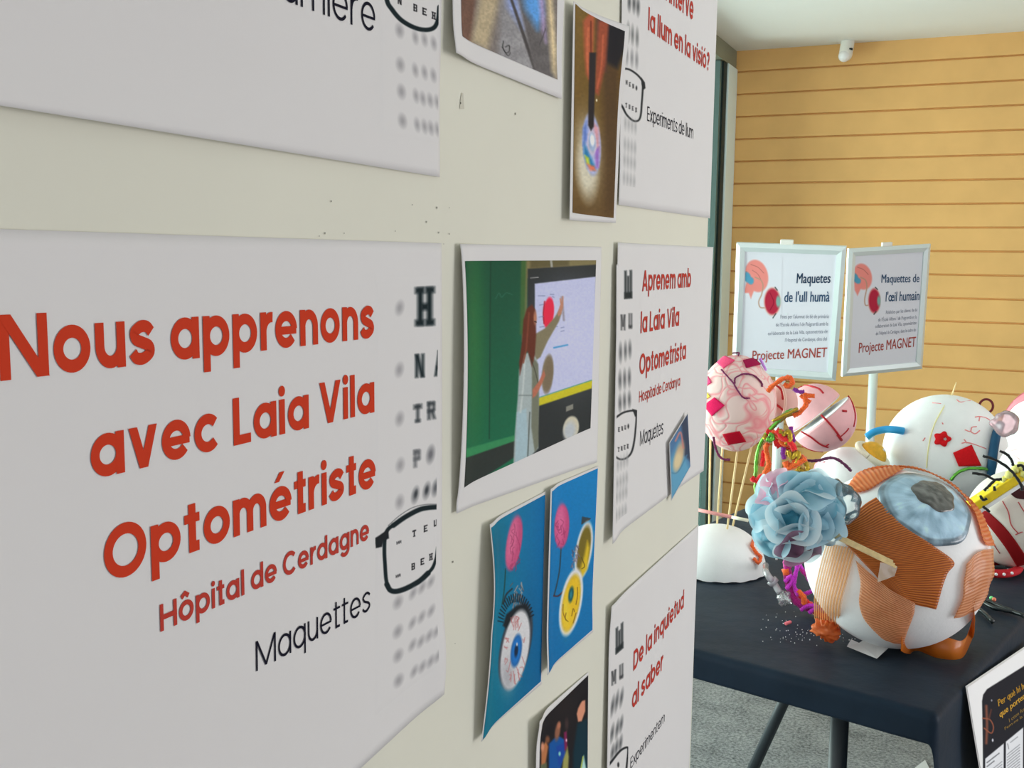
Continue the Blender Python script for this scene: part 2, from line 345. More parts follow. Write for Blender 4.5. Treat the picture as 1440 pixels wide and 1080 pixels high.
def font_text(s, bold=0.0):
    cu = bpy.data.curves.new('lettering', 'FONT'); cu.body = s; cu.size = 1.0; cu.resolution_u = 3; cu.fill_mode = 'FRONT'
    o = bpy.data.objects.new('lettering', cu); COL.objects.link(o); bpy.context.view_layer.update()
    dg = bpy.context.evaluated_depsgraph_get(); me = bpy.data.meshes.new_from_object(o.evaluated_get(dg))
    V = np.array([v.co[:2] for v in me.vertices]); F = [tuple(p.vertices) for p in me.polygons]
    bpy.data.objects.remove(o); bpy.data.curves.remove(cu); bpy.data.meshes.remove(me)
    if bold:
        k = len(V); V = np.concatenate([V + (dx, dy) for dx, dy in ((-bold, 0), (0, bold * .5), (bold, 0), (0, -bold * .5))]); F = [tuple(i + k * j for i in q) for j in range(4) for q in F]
    V[:, 0] -= V[:, 0].min(); return V, F, V[:, 0].max()

class Surf:
    """a flat printed face in the place: p0 a point, n its normal (towards the reader), up"""
    def __init__(s, p0, n, up): s.p0 = np.asarray(p0, float); s.n = unit(n); s.up = unit(up)
    def at(s, x, y): return onPlane(x, y, s.p0, s.n)
    def fin(s, P, off): return np.asarray(P) + s.n * off
def lettering(surf, name, txt, p0, p1, ptop, m, parent, w=None, bold=0.0, off=0.0004, cap=CAP, label=None):
    """p0,p1: ends of the base line, ptop: top of a capital above p0 (points of the photograph, taken to the sheet's plane)"""
    V, F, wd = geo_text(txt, w) if w else font_text(txt, bold)
    a, b = surf.at(*p0), surf.at(*p1); t = surf.at(*ptop); hgt = (t - a) @ surf.up; capu = cap if w else 0.729
    ex = (b - a) / wd; ey = surf.up * (hgt / capu)
    P = a[None] + V[:, :1] * ex[None] + V[:, 1:] * ey[None]
    P = surf.fin(P, off); E_ = np.zeros(len(P)); g_ = 0; last = -1
    for q in F:                       # strokes that cross lie a hair above each other
        if min(q) > last: g_ += 1
        last = max(last, max(q)); E_[list(q)] = g_ % 4
    P = P + surf.n * (E_ * 4e-5)[:, None]
    o = MB().add(P, F).build(name, m, parent, smooth=False)
    if label: o['label'] = label
    return o
def printed(surf, name, quad, res, paint, parent, m, base, off=0.0003, label=None, flush=False):
    """fine mesh on the sheet whose vertices carry the inks; quad TL TR BR BL"""
    q = [surf.at(*p) for p in quad] if len(quad[0]) == 2 else [np.asarray(p, float) for p in quad]
    nx, ny = res; u = np.linspace(0, 1, nx)[None, :, None]; v = np.linspace(0, 1, ny)[:, None, None]
    P = ((1 - v) * ((1 - u) * q[0] + u * q[1]) + v * ((1 - u) * q[3] + u * q[2])).reshape(-1, 3)
    X, Y = proj(surf.fin(P, off)); ink = Ink(X, Y, base); paint(ink)
    ink.U = None
    col = np.clip(s2l(np.clip(ink.c, 0, 255)) * KA, 0.002, 0.93)
    offs = np.full((ny, nx), off)
    if flush:
        rampx = np.clip(np.minimum(np.arange(nx), nx - 1 - np.arange(nx)) / 8, 0, 1); rampy = np.clip(np.minimum(np.arange(ny), ny - 1 - np.arange(ny)) / 12, 0, 1)
        offs = -.00008 + (off + .00008) * np.minimum(rampx[None, :], rampy[:, None])
    P3 = surf.fin(P, 0.0) + surf.n[None] * offs.reshape(-1, 1)
    o = MB().add(P3, grid_faces(nx, ny)).build(name, m, parent, colors=col)
    if label: o['label'] = label
    return o

# ------------------------------------------------------------------ materials
PAPER_RGB = (207, 205, 204)
M = {}
M['paper'] = mat('white_paper', A(*PAPER_RGB), 0.75, 0.1, noise=0.008, nscale=9, bump=0.015, bscale=300)
M['ink'] = vmat('printed_ink', 0.75, 0.1); M['gloss_ink'] = vmat('glossy_print', 0.6, 0.12)
M['red_ink'] = mat('red_ink', A(188, 56, 32), 0.7, 0.08); M['red_ink2'] = mat('darker_red_ink', A(174, 58, 48), 0.7, 0.08)
M['salmon_ink'] = mat('salmon_ink', A(186, 92, 84), 0.7, 0.08); M['black_ink'] = mat('black_ink', A(18, 18, 34), 0.7, 0.08); M['navy_ink'] = mat('navy_ink', A(48, 74, 104), 0.6, 0.2); M['grey_ink'] = mat('grey_ink', A(120, 124, 140), 0.6, 0.2)
M['gold_ink'] = mat('gold_ink', A(196, 150, 44), 0.6, 0.2); M['dull_gold_ink'] = mat('dull_gold_ink', A(140, 112, 46), 0.6, 0.2)
M['panel'] = mat('cream_board', A(207, 206, 192), 0.6, 0.25, noise=0.02, nscale=5, bump=0.02, bscale=120)
M['timber'] = mat('ochre_painted_boards', A(212, 167, 106), 0.7, 0.2, noise=0.06, nscale=6, bump=0.05, bscale=40)
M['ceiling'] = mat('white_plaster', A(220, 222, 220, 1.15), 0.8, 0.2, noise=0.015, nscale=3)
M['alu'] = mat('pale_aluminium', A(205, 214, 214), 0.38, 0.5, metal=0.35)
M['white_alu'] = mat('white_painted_frame', A(206, 236, 250), 0.45, 0.4)
M['grey_frame'] = mat('grey_green_frame', A(120, 124, 108), 0.5, 0.4)
M['gasket'] = mat('black_gasket', A(30, 44, 44), 0.6, 0.3)
M['white_plastic'] = mat('white_plastic', A(214, 212, 204), 0.35, 0.5)
M['foam'] = mat('white_foam', A(232, 232, 230), 0.75, 0.25, noise=0.02, nscale=30, bump=0.12, bscale=180)
M['skewer'] = mat('bamboo', A(228, 200, 150), 0.6, 0.3, noise=0.08, nscale=60)

# ------------------------------------------------------------------ the setting
XW, YW, ZC = -1.045, 4.6, H + 0.867
fm = mat('grey_stone_floor', A(142, 146, 146), 0.6, 0.3)
n = fm.node_tree; b = n.nodes['Principled BSDF']; t = n.nodes.new('ShaderNodeTexCoord')
n1 = n.nodes.new('ShaderNodeTexNoise'); n1.inputs['Scale'].default_value = 110; n1.inputs['Detail'].default_value = 8; n1.inputs['Roughness'].default_value = 0.75
n2 = n.nodes.new('ShaderNodeTexNoise'); n2.inputs['Scale'].default_value = 9; n2.inputs['Detail'].default_value = 5
rr = n.nodes.new('ShaderNodeValToRGB'); rr.color_ramp.elements[0].position = 0.38; rr.color_ramp.elements[0].color = A(60, 64, 67); rr.color_ramp.elements[1].position = 0.62; rr.color_ramp.elements[1].color = A(164, 164, 165)
ad = n.nodes.new('ShaderNodeMath'); ad.operation = 'MULTIPLY_ADD'; ad.inputs[1].default_value = 0.8
s2 = n.nodes.new('ShaderNodeMath'); s2.operation = 'MULTIPLY'; s2.inputs[1].default_value = 0.2
n.links.new(t.outputs['Object'], n1.inputs['Vector']); n.links.new(t.outputs['Object'], n2.inputs['Vector'])
n.links.new(n2.outputs['Fac'], s2.inputs[0]); n.links.new(n1.outputs['Fac'], ad.inputs[0]); n.links.new(s2.outputs[0], ad.inputs[2]); n.links.new(ad.outputs[0], rr.inputs[0]); n.links.new(rr.outputs[0], b.inputs['Base Color'])
struct('floor', MB().box((-4, -3, -0.1), (4, 6, 0)), fm, smooth=False)
struct('ceiling', MB().box((XW - 0.1, -2.2, ZC), (2.6, YW + 0.2, ZC + 0.12)), M['ceiling'], smooth=False)
# boarded wall: one mesh, each board with its bevelled lower lip
pitch = 0.0935; mb = MB(); prof = []; z = ZC - 0.0875; prof.append((0.0, ZC + 0.0)); 
while z > 0:
    prof += [(0.0, z + 0.004), (0.011, z + 0.002), (0.011, z - 0.0015), (0.0, z - 0.004)]; z -= pitch
prof.append((0.0, 0.0))
v = [(x, YW + d, zz) for x in (XW - 0.02, 3.4) for d, zz in prof]; k = len(prof)
mb.add(v, [(i, i + 1, k + i + 1, k + i) for i in range(k - 1)])
mb.box((XW - 0.02, YW + 0.02, 0), (3.4, YW + 0.16, ZC))
tm = M['timber']; n = tm.node_tree
struct('wall_back', mb, tm, smooth=False)
# glazed front on the left, behind the display panel
yA = onX(1034, 300, XW)[1]
struct('trim_1', MB().box((XW - 0.08, 1.0, ZC - 0.075), (XW + 0.005, YW - 0.001, ZC - 0.001)), M['grey_frame'], smooth=False)
w1 = MB().box((XW - 0.06, YW - 0.16, 0.0), (XW + 0.012, YW - 0.002, ZC - 0.076)).build('window_1', M['white_alu'], None, smooth=False, bevel=0.004); w1['kind'] = 'structure'
MB().box((XW - 0.05, YW - 0.22, 0.06), (XW + 0.004, YW - 0.161, ZC - 0.078)).build('gasket', M['gasket'], w1, smooth=False)
M['stile'] = mat('grey_green_stile', A(84, 106, 102), 0.4, 0.5)
MB().box((XW - 0.05, YW - 0.25, 0.06), (XW - 0.004, YW - 0.221, ZC - 0.078)).build('stile', M['stile'], w1, smooth=False)
MB().box((-3.2, YW + 0.06, 0.0), (XW - 0.09, YW + 0.26, ZC + 0.3)).build('trim_3', M['stile'], None, smooth=False)['kind'] = 'structure'
M['glass'] = film('window_glass', (0.86, 0.95, 0.92, 1), 0.3, 0.02, 0.03)
MB().box((XW - 0.03, 1.0, 0.06), (XW - 0.022, YW - 0.251, ZC - 0.078)).build('window_2', M['glass'], None, smooth=False)['kind'] = 'structure'
MB().box((XW - 0.06, 1.0, 0.0), (XW + 0.01, YW - 0.17, 0.058)).build('trim_2', M['white_alu'], None, smooth=False)['kind'] = 'structure'

# movement sensor under the ceiling
pc = onY(1189, 70, YW - 0.05); t = empty('motion_sensor', (pc[0], YW, pc[2]), 'small white motion sensor on the boarded wall just under the ceiling', 'sensor')
ax = unit((-0.10, -0.16, -1.0)); side = unit(np.cross(ax, (0, 1, 0))); nn = np.cross(side, ax)
def capsule(mb, a, b, r, n=16):
    a, b = np.asarray(a, float), np.asarray(b, float); d = unit(b - a); pts = []; rad = []
    for i in range(7): th = math.pi / 2 * i / 6; pts.append(a - d * r * math.cos(th) * 0.35); rad.append(max(r * math.sin(th), 1e-4))
    for i in range(7): th = math.pi / 2 * (1 - i / 6); pts.append(b + d * r * math.cos(th)); rad.append(max(r * math.sin(th), 1e-4))
    return mb.tube(pts, rad, n)
p0 = np.array([pc[0] + .008, YW - 0.045, pc[2] + 0.042]); p1 = p0 + ax * 0.062
capsule(MB(), p0, p1, 0.027).build('body', M['white_plastic'], t)
lensm = mat('sensor_lens', A(238, 238, 232), 0.25, 0.5)
sphere_mesh(p1 + ax * 0.008 - np.array((0.003, 0.008, 0)), 0.0235, 20, 14).build('lens', lensm, t)
MB().tube([p0 + (0, 0.01, 0.0), (p0[0], YW + 0.002, p0[2] + 0.0)], 0.012, 10).build('bracket', M['white_plastic'], t)
MB().obox(p0 + ax * 0.045 + side * -0.0 + np.array((0.02, -0.018, 0)), (side, nn, ax), (0.006, 0.006, 0.003)).build('switch', M['gasket'], t)

# ------------------------------------------------------------------ display panel
XP = -0.35; YE = 4.04 * 0.35
pt = empty('display_panel', (XP - 0.02, 0.5, 0), 'large cream display board covered with pinned sheets and photos', 'display panel')
MB().box((XP - 0.04, -0.45, 0.0), (XP, YE, 2.25)).build('board', M['panel'], pt, smooth=False, bevel=0.002)
speckm = mat('pin_hole', A(60, 58, 50), 0.8)
mb = MB()
for x, y in [(466, 283), (580, 288), (614.5, 292), (632, 292), (617, 327), (632, 329), (624, 343), (600, 312), (449, 332), (457, 328), (484, 328), (556, 325), (707, 950), (637, 790), (640, 905), (812, 95), (705, 1000), (725, 160), (648, 145)]:
    p = onX(x, y, XP + 0.0006); r = random.uniform(0.0003, 0.0008)
    mb.add([p + np.array((0, r * .9 * math.cos(a), r * 1.3 * math.sin(a))) for a in np.linspace(0, 5.5, 8)], [tuple(range(8))])
mb.build('pin_holes', speckm, pt, smooth=False)['kind'] = 'stuff'

MB().add([onX(x, y, XP + 0.0004) for x, y in ((649, 131), (651.5, 131), (653, 153), (646.5, 153), (647.5, 140))], [(0, 1, 2, 3, 4)]).build('tape_mark', mat('tape_mark', A(188, 186, 172), 0.5), pt, smooth=False)

class Sheet(Surf):
    def __init__(s, name, quad, lift, label, cat, group=None, base=0.0012, res=(90, 50), mpaper=None):
        Surf.__init__(s, (XP, 0, H), (1, 0, 0), (0, 0, 1))
        s.lift = lift; s.base = base; s.q = []
        for p, cu, cv in zip(quad, (0, 1, 1, 0), (0, 0, 1, 1)):      # a corner that stands off the board is found at its own distance
            q = onX(*p, XP + base + float(lift(np.array([cu * 1.0]), np.array([cv * 1.0]))[0])); q[0] = XP; s.q.append(q)
        nx, ny = res; u, v = np.meshgrid(np.linspace(0, 1, nx), np.linspace(0, 1, ny)); P = s.bil(u.ravel(), v.ravel())
        o = MB().add(s.fin(P, 0), grid_faces(nx, ny)).build(name, mpaper or M['paper']); thicken(o, 0.00025, 1)
        s.o = tag(o, label, cat, group)
    def at(s, x, y):
        P = onX(x, y, XP)
        for _ in range(3):
            P[0] = XP; u, v = s.inv(P[None]); P = onX(x, y, XP + s.base + float(s.lift(np.clip(u, 0, 1), np.clip(v, 0, 1))[0]))
        P[0] = XP; return P
    def bil(s, u, v):
        u, v = u[:, None], v[:, None]; q = s.q
        return (1 - v) * ((1 - u) * q[0] + u * q[1]) + v * ((1 - u) * q[3] + u * q[2])
    def inv(s, P):
        u = np.full(len(P), .5); v = np.full(len(P), .5); q = s.q
        for _ in range(6):
            E = P - s.bil(u, v); du = ((1 - v)[:, None] * (q[1] - q[0]) + v[:, None] * (q[2] - q[3])); dv = ((1 - u)[:, None] * (q[3] - q[0]) + u[:, None] * (q[2] - q[1]))
            det = du[:, 1] * dv[:, 2] - du[:, 2] * dv[:, 1]
            u = u + (E[:, 1] * dv[:, 2] - E[:, 2] * dv[:, 1]) / det; v = v + (du[:, 1] * E[:, 2] - du[:, 2] * E[:, 1]) / det
        return u, v
    def fin(s, P, off):
        P = np.array(P, float); u, v = s.inv(P); u = np.clip(u, 0, 1); v = np.clip(v, 0, 1)
        P[:, 0] = XP + s.base + s.lift(u, v) + off; return P
WH = PAPER_RGB
DK = (22, 34, 38); GR = (150, 149, 152)
def dots(I, rows, rx0=4.6, ry0=8, col=(158, 156, 158), soft=3.2, first=True, rot=12):
    for row in rows:
        for k, (x, y) in enumerate(row):
            f = first and k == 0; I.ell(x, y, rx0 if f else rx0 * .68, ry0 if f else ry0 * .9, col, soft if f else soft * .8, rot)
def slab(I, ch, x0, y0, x1, y1, col=DK, soft=2.0, sl=0.0):
    """blurred slab-serif letter in the box; sl = fall of the base line per pixel"""
    w, h = x1 - x0, y1 - y0
    def q(pts): return [(x0 + a * w, y0 + b * h + sl * a * w) for a, b in pts]
    st = lambda a, b, c, d: I.poly(q([(a, b), (c, b), (c, d), (a, d)]), col, soft)
    if ch == 'H': st(.12, 0, .40, 1); st(.6, 0, .88, 1); st(.3, .42, .7, .6); st(0, 0, .45, .14); st(.55, 0, 1, .14); st(0, .86, .45, 1); st(.55, .86, 1, 1)
    elif ch == 'N': st(.05, 0, .32, 1); st(.7, 0, .95, 1); I.poly(q([(.05, 0), (.4, 0), (.95, 1), (.6, 1)]), col, soft)
    elif ch == 'A': I.poly(q([(0, 1), (.3, 1), (.62, 0), (.4, 0)]), col, soft); I.poly(q([(.7, 1), (1, 1), (.62, 0), (.4, 0)]), col, soft); st(.2, .6, .8, .75)
    elif ch == 'T': st(0, 0, 1, .22); st(.35, 0, .65, 1); st(.2, .88, .8, 1)
    elif ch == 'R': st(.05, 0, .35, 1); st(.05, 0, .8, .18); st(.05, .45, .8, .6); st(.65, .05, .92, .5); I.poly(q([(.4, .5), (.7, .5), (1, 1), (.7, 1)]), col, soft)
    elif ch == 'P': st(.05, 0, .38, 1); st(.05, 0, .8, .2); st(.05, .45, .8, .6); st(.62, .05, .95, .55)
    elif ch == 'E': st(.02, 0, .32, 1); st(.02, 0, 1, .2); st(.02, .42, .8, .58); st(.02, .8, 1, 1)
    elif ch == 'M': st(0, 0, .25, 1); st(.75, 0, 1, 1); I.poly(q([(0, 0), (.25, 0), (.6, .75), (.4, .75)]), col, soft); I.poly(q([(.75, 0), (1, 0), (.6, .75), (.4, .75)]), col, soft)
    elif ch == 'W': st(0, 0, .28, 1); st(.37, .2, .63, 1); st(.72, 0, 1, 1); st(0, .78, 1, 1)
    elif ch == 'U': st(.05, 0, .33, .9); st(.67, 0, .95, .9); st(.1, .78, .9, 1)
    elif ch == 'B': st(.08, 0, .38, 1); st(.08, 0, .85, .16); st(.08, .42, .85, .58); st(.08, .84, .85, 1); st(.66, .06, .95, .45); st(.66, .55, .95, .95)
    else: I.ell((x0 + x1) / 2, (y0 + y1) / 2, w / 2, h / 2, col, soft)
nolift = lambda u, v: 0 * u

# upper left sheet
S = Sheet('poster_sheet', [(-95, -420), (628, -375), (618.5, 249), (-95, 133)], lambda u, v: 0.0045 * np.exp(-((v - 1) / 0.10) ** 2) * np.clip(1.15 - u, 0, 1) ** 0.7 + 0.0004 * np.sin(5 * u),
          'white poster sheet at the upper left, ending in lumière above bare board', 'poster', 'white poster sheets pinned on the board')
lettering(S, 'subtitle_text', 'de la lumière', (250, -52), (527, 46.5), (250, -119), M['black_ink'], S.o, w=0.062)
def pa(I):
    I.line([(541, -30), (544, 0), (551, 13), (564, 28), (582, 38.5), (598, 42), (610, 39), (616, 28), (618, 10)], 6.2, DK, 0.8)
    for ch, x, y in (('N', 562, 0), ('B', 584, 10), ('E', 597, 15.3), ('H', 610, 21)): slab(I, ch, x - 3, y - 5, x + 3, y + 5, (30, 30, 34), 0.6, .35)
    dots(I, [[(562, 43), (584, 52.5), (597, 55.5), (610, 61)], [(563, 91), (584, 98.7), (597, 102), (609.5, 106)], [(564.5, 129), (585, 134.7), (594.7, 138.7), (605, 141), (615, 143.5)], [(566, 170), (586.7, 175.5), (597, 178), (606, 180), (615.5, 182)]], rot=-10)
printed(S, 'eye_chart_print', [(535, -40), (618, -30), (618, 205), (535, 190)], (150, 330), pa, S.o, M['ink'], WH, flush=True)

# big left sheet
S = Sheet('poster_sheet', [(-95, 319), (621, 342), (625, 976), (-95, 1640)], lambda u, v: 0.004 * np.exp(-((u - 1) / .06) ** 2) * np.exp(-((v - .92) / .12) ** 2) + 0.0004 * np.sin(4 * v),
          'large white sheet at the left reading Nous apprenons avec Laia Vila', 'poster', 'white poster sheets pinned on the board')
z2 = lambda x, y: (x / 1.5882, 400 + y / 1.5882)
lettering(S, 'heading_text', 'Nous apprenons', z2(-2, 216), z2(834, 119), z2(-2, 68), M['red_ink'], S.o, w=0.150)
lettering(S, 'heading_text', 'avec Laia Vila', z2(203, 437), z2(835, 285), z2(203, 311), M['red_ink'], S.o, w=0.150)
lettering(S, 'heading_text', 'Optométriste', z2(233, 668), z2(838, 451), z2(233, 546), M['red_ink'], S.o, w=0.150)
lettering(S, 'subtitle_text', 'Hôpital de Cerdagne', z2(357, 776), z2(823, 569), z2(357, 715), M['red_ink2'], S.o, w=0.132, label='smaller red line of lettering')
lettering(S, 'subtitle_text', 'Maquettes', z2(571, 864), z2(826, 727), z2(571, 797), M['black_ink'], S.o, w=0.066, label='thin black lettering')
def pa(I):
    dots(I, [[(562, 433)], [(561.6, 520)], [(562, 589)], [(562.8, 654)], [(562, 706)]])
    slab(I, 'H', 584, 405, 611, 458, DK, 3.0, -.05); slab(I, 'N', 583.5, 499, 597, 531, DK, 2.4, -.1); slab(I, 'A', 611, 494, 624, 529, DK, 2.0, -.1)
    slab(I, 'T', 582, 570, 593, 594, (52, 58, 62), 2.6, -.15); slab(I, 'R', 601, 566, 612.5, 590, (52, 58, 62), 2.6, -.15)
    slab(I, 'P', 582, 634, 591, 657, (88, 90, 94), 3, -.2); I.ell(605.5, 639, 4.5, 10, (112, 112, 116), 3, 10)
    for x, y in ((584, 696), (600, 690), (612.5, 686)): I.ell(x, y, 3.8, 9, (96, 98, 102), 2.8, 12)
    for x, y in ((585, 694), (600, 689)): I.ell(x, y, 1.5, 4, (52, 56, 60), 1.6, 12)
    I.line([(620, 712), (614.4, 713), (602, 714), (589, 717), (570, 727), (553, 739)], 6.8, DK, .8)
    I.line([(556, 737), (546, 744), (541.5, 755), (540.5, 775), (541.5, 795), (543, 815), (546, 826)], 5.2, DK, .8)
    I.line([(544, 822), (549, 830), (558, 831.5), (572, 827), (590, 817), (602, 806)], 7.2, DK, .8); I.line([(598, 809.5), (608, 799), (613.5, 785), (616, 770)], 4.6, DK, .7)
    I.line([(614, 709), (598, 709.5), (580, 714), (562, 725), (546, 739)], 1.0, (96, 98, 100), .6)
    I.poly([(527.5, 757), (536, 751), (546, 744), (547, 757), (539, 761), (537, 769), (529, 771)], (30, 34, 38), .8)
    for ch, x, y in (('T', 582.5, 751), ('E', 598.6, 744), ('U', 612.5, 736.5), ('B', 581, 797.5), ('E', 594, 790.5), ('H', 606, 784)): slab(I, ch, x - 2.6, y - 4.6, x + 2.6, y + 4.6, (26, 26, 30), .5, -.35)
    for x0, y0 in ((557.5, 764), (556.5, 811)):
        for k in range(3): slab(I, 'M', x0 + k * 2.4, y0 - 2.2 - k, x0 + 2 + k * 2.4, y0 + 1.8 - k, (40, 40, 44), .4)
    dots(I, [[(559.7, 847), (581, 834), (593.6, 826), (606, 818)], [(559.5, 888), (580, 876), (593, 867.5), (606.4, 859)], [(560, 922), (580, 907), (592, 902), (603.6, 894), (614, 888)], [(560.6, 957), (582.5, 944), (594, 937.5), (605.6, 930), (616, 923)]], rot=25)
printed(S, 'eye_chart_print', [(526, 388), (617, 386), (618, 940), (526, 1010)], (170, 640), pa, S.o, M['ink'], WH, flush=True)

# upper photo: rainbow light on an open book
S = Sheet('photo_print', [(634, -190), (806, -280), (790.5, 139.5), (641.5, 74)], lambda u, v: 0.006 * np.exp(-((u) / .12) ** 2) * (0.3 + 0.7 * v) + .002 * np.exp(-((v - 1) / .1) ** 2) + .0035 * np.exp(-((u - 1) / .12) ** 2) * (1 - v),
          'photo print of rainbow light on an open book, topmost on the board', 'photo', 'photo prints on the board')
def pa(I):
    x, y = I.x, I.y; I.c[:] = (120, 112, 108)
    I.poly([(640, -260), (690, -260), (664, 60), (640, 60)], (108, 78, 66), 4)
    I.poly([(690, -80), (720, -80), (686, 70), (662, 60)], (176, 160, 130), 6)
    I.poly([(708, -80), (722, -80), (762, 110), (700, 84)], (140, 138, 140), 5); I.poly([(705, -60), (716, -60), (735, 40), (715, 10)], (140, 160, 220), 7)
    I.poly([(714, -10), (718, -10), (756, 100), (750, 98)], (70, 66, 66), 1.2)
    I.poly([(716, -60), (770, -60), (782, 110), (752, 100)], (96, 92, 92), 2); I.poly([(728, -40), (762, -40), (764, 20), (756, 42), (738, 12)], (88, 150, 214), 6)
    I.poly([(756, -20), (764, -20), (768, 60), (762, 40)], (170, 150, 190), 4); I.poly([(766, -40), (774, -40), (783, 70), (782, 108), (776, 100)], (210, 190, 150), 4)
    I.poly([(778, -80), (792, -80), (792, 40), (783, 60)], (120, 112, 106), 3)
    I.speck(.16, 2.2, 3); I.speck(.12, 12, 5)
    I.line([(708, 58), (707, 66), (711, 74), (716, 72), (716, 64), (711, 66)], 1.3, (40, 40, 40), .6); I.line([(706, 66), (714, 78), (718, 74)], 1, (50, 50, 50), .6); I.line([(759, 62), (764, 50), (767, 40)], 1.2, (70, 64, 70), .8)
printed(S, 'printed_image', [(645, -170), (785.5, -225), (783.7, 112), (649.8, 51)], (140, 220), pa, S.o, M['gloss_ink'], (120, 112, 108), label='rainbow light across grey book pages')

# photo of a hand with a disc
S = Sheet('photo_print', [(806.6, 2), (885, 37), (866, 313.5), (801, 309.5)], lambda u, v: 0.004 * np.exp(-(u / .15) ** 2) + .005 * np.exp(-((u - 1) / .3) ** 2) * np.exp(-(v / .26) ** 2),
          'narrow photo print of a hand holding a shiny disc over a pale spot', 'photo', 'photo prints on the board', base=0.0032)
def pa(I):
    x, y = I.x, I.y; g = np.clip((y - 20) / 280, 0, 1)[:, None]; I.c = (1 - g) * np.array((112, 86, 34)) + g * np.array((96, 72, 40))
    I.poly([(846, 90), (872, 60), (870, 300), (850, 300)], (80, 58, 34), 6); I.poly([(852, 10), (890, 20), (884, 60), (868, 96), (850, 86)], (22, 22, 30), 4)
    I.poly([(838, 8), (856, 16), (852, 100), (840, 100)], (84, 48, 46), 4)
    I.poly([(820, 30), (831, 16), (836, 24), (834, 70), (832, 120), (824, 104), (822, 78)], (170, 84, 54), 2.5); I.line([(827, 40), (826, 80), (829, 110)], 2.5, (190, 104, 70), 1.5); I.line([(831, 30), (831, 110)], 1.6, (96, 36, 26), 1)
    I.poly([(842, 30), (856, 28), (852, 88), (842, 134), (836, 130), (838, 90)], (150, 72, 48), 2.5); I.line([(848, 50), (846, 90), (840, 124)], 2, (186, 96, 66), 1.4)
    I.glow(826, 215, 16, 46, (216, 210, 190), .95, -4); I.ell(826, 240, 13, 36, (204, 198, 176), 6, -3)
    I.ell(832, 203, 13, 43, (150, 160, 200), 1.4, -3); I.ell(832, 203, 12, 41, (172, 178, 214), 1.2, -3)
    I.poly([(821, 200), (826, 210), (838, 236), (836, 240), (826, 232), (821, 216)], (40, 120, 170), 2.5); I.poly([(822, 218), (828, 222), (830, 234), (825, 230)], (190, 200, 60), 1.8); I.poly([(825, 230), (836, 234), (838, 240), (830, 240)], (220, 120, 90), 2)
    I.poly([(833, 170), (842, 180), (843, 215), (838, 205)], (206, 150, 160), 2.5); I.poly([(820, 180), (825, 170), (826, 196), (820, 205)], (90, 120, 190), 2.5); I.poly([(836, 212), (843, 206), (842, 236), (838, 236)], (150, 110, 190), 2)
    I.ell(832.5, 200, 6.2, 17, (206, 188, 200), 1.2, -3); I.ell(832.5, 200, 5, 14, (150, 170, 200), 1.1, -3); I.ell(833, 197, 3, 8, (236, 236, 240), 1, -3)
    I.poly([(829, 74), (838, 74), (835, 178), (831, 184), (827, 176)], (34, 30, 36), 1.3); I.ell(839, 141, 1, 1.8, (230, 220, 190), .6)
    I.speck(.10, 3, 8)
printed(S, 'printed_image', [(808.7, 5.5), (878.5, 44), (862.6, 306.6), (804.6, 299)], (150, 420), pa, S.o, M['gloss_ink'], (112, 86, 34), label='brown photograph with a bright rainbow disc')

# upper right sheet
S = Sheet('poster_sheet', [(892, -330), (1017, -230), (998.5, 307), (870, 288)], lambda u, v: .0018 * v * np.exp(-(u / .2) ** 2),
          'white sheet at the upper right asking la llum en la visió', 'poster', 'white poster sheets pinned on the board')
z5 = lambda x, y: (620 + x / 3.376, y / 3.376)
lettering(S, 'heading_text', 'Com intervé', (912.5, -18), z5(1196, 98), (912.5, -56), M['red_ink2'], S.o, w=0.130)
lettering(S, 'heading_text', 'la llum en la visió?', z5(983, 142), z5(1272, 338), z5(983, 36), M['red_ink2'], S.o, w=0.130)
lettering(S, 'subtitle_text', 'Experiments de llum', z5(978, 573), z5(1196, 660), z5(978, 503), M['black_ink'], S.o, w=0.07, label='thin black lettering')
def pa(I):
    for x, y in ((885, 3), (891.6, 5), (897.3, 9.5)): I.ell(x, y, 1.7, 8, (66, 68, 70), 2)
    for x, y in ((883.5, 45), (889.5, 49), (896, 53)): I.ell(x, y, 1.5, 8, (96, 98, 98), 2)
    for x, y in ((881.6, 78.5), (888.7, 81.5), (895.4, 84.4)): I.ell(x, y, 1.4, 7, (120, 120, 122), 2)
    I.line([(872, 98), (878, 96.5), (886.6, 98.5), (897, 106), (903.5, 115), (903.8, 126), (902.5, 145), (901, 162), (897.5, 169.5), (890, 169.5), (881, 161), (876, 151), (873, 146)], 2.6, (40, 42, 44), .7)
    I.poly([(902, 109), (907, 116), (908, 124), (904, 127), (902, 118)], (40, 42, 44), .7)
    for k in range(4):
        slab(I, 'MENS'[k], 880 + k * 4.6, 113 + k * 2.6, 882.4 + k * 4.6, 119 + k * 2.6, (50, 50, 52), .6); slab(I, 'TBEH'[k], 879.5 + k * 4.6, 145 + k * 2.2, 881.8 + k * 4.6, 151 + k * 2.2, (50, 50, 52), .6)
        for r, yy in enumerate((173, 203, 225, 250)): I.ell(879.5 + k * 4.7 - r * .6, yy + 1.8 * k, 1.2, 5.6, (160, 160, 160), 1.8)
printed(S, 'eye_chart_print', [(875, -40), (912, -26), (907, 268), (871.5, 262)], (70, 360), pa, S.o, M['ink'], WH, flush=True)

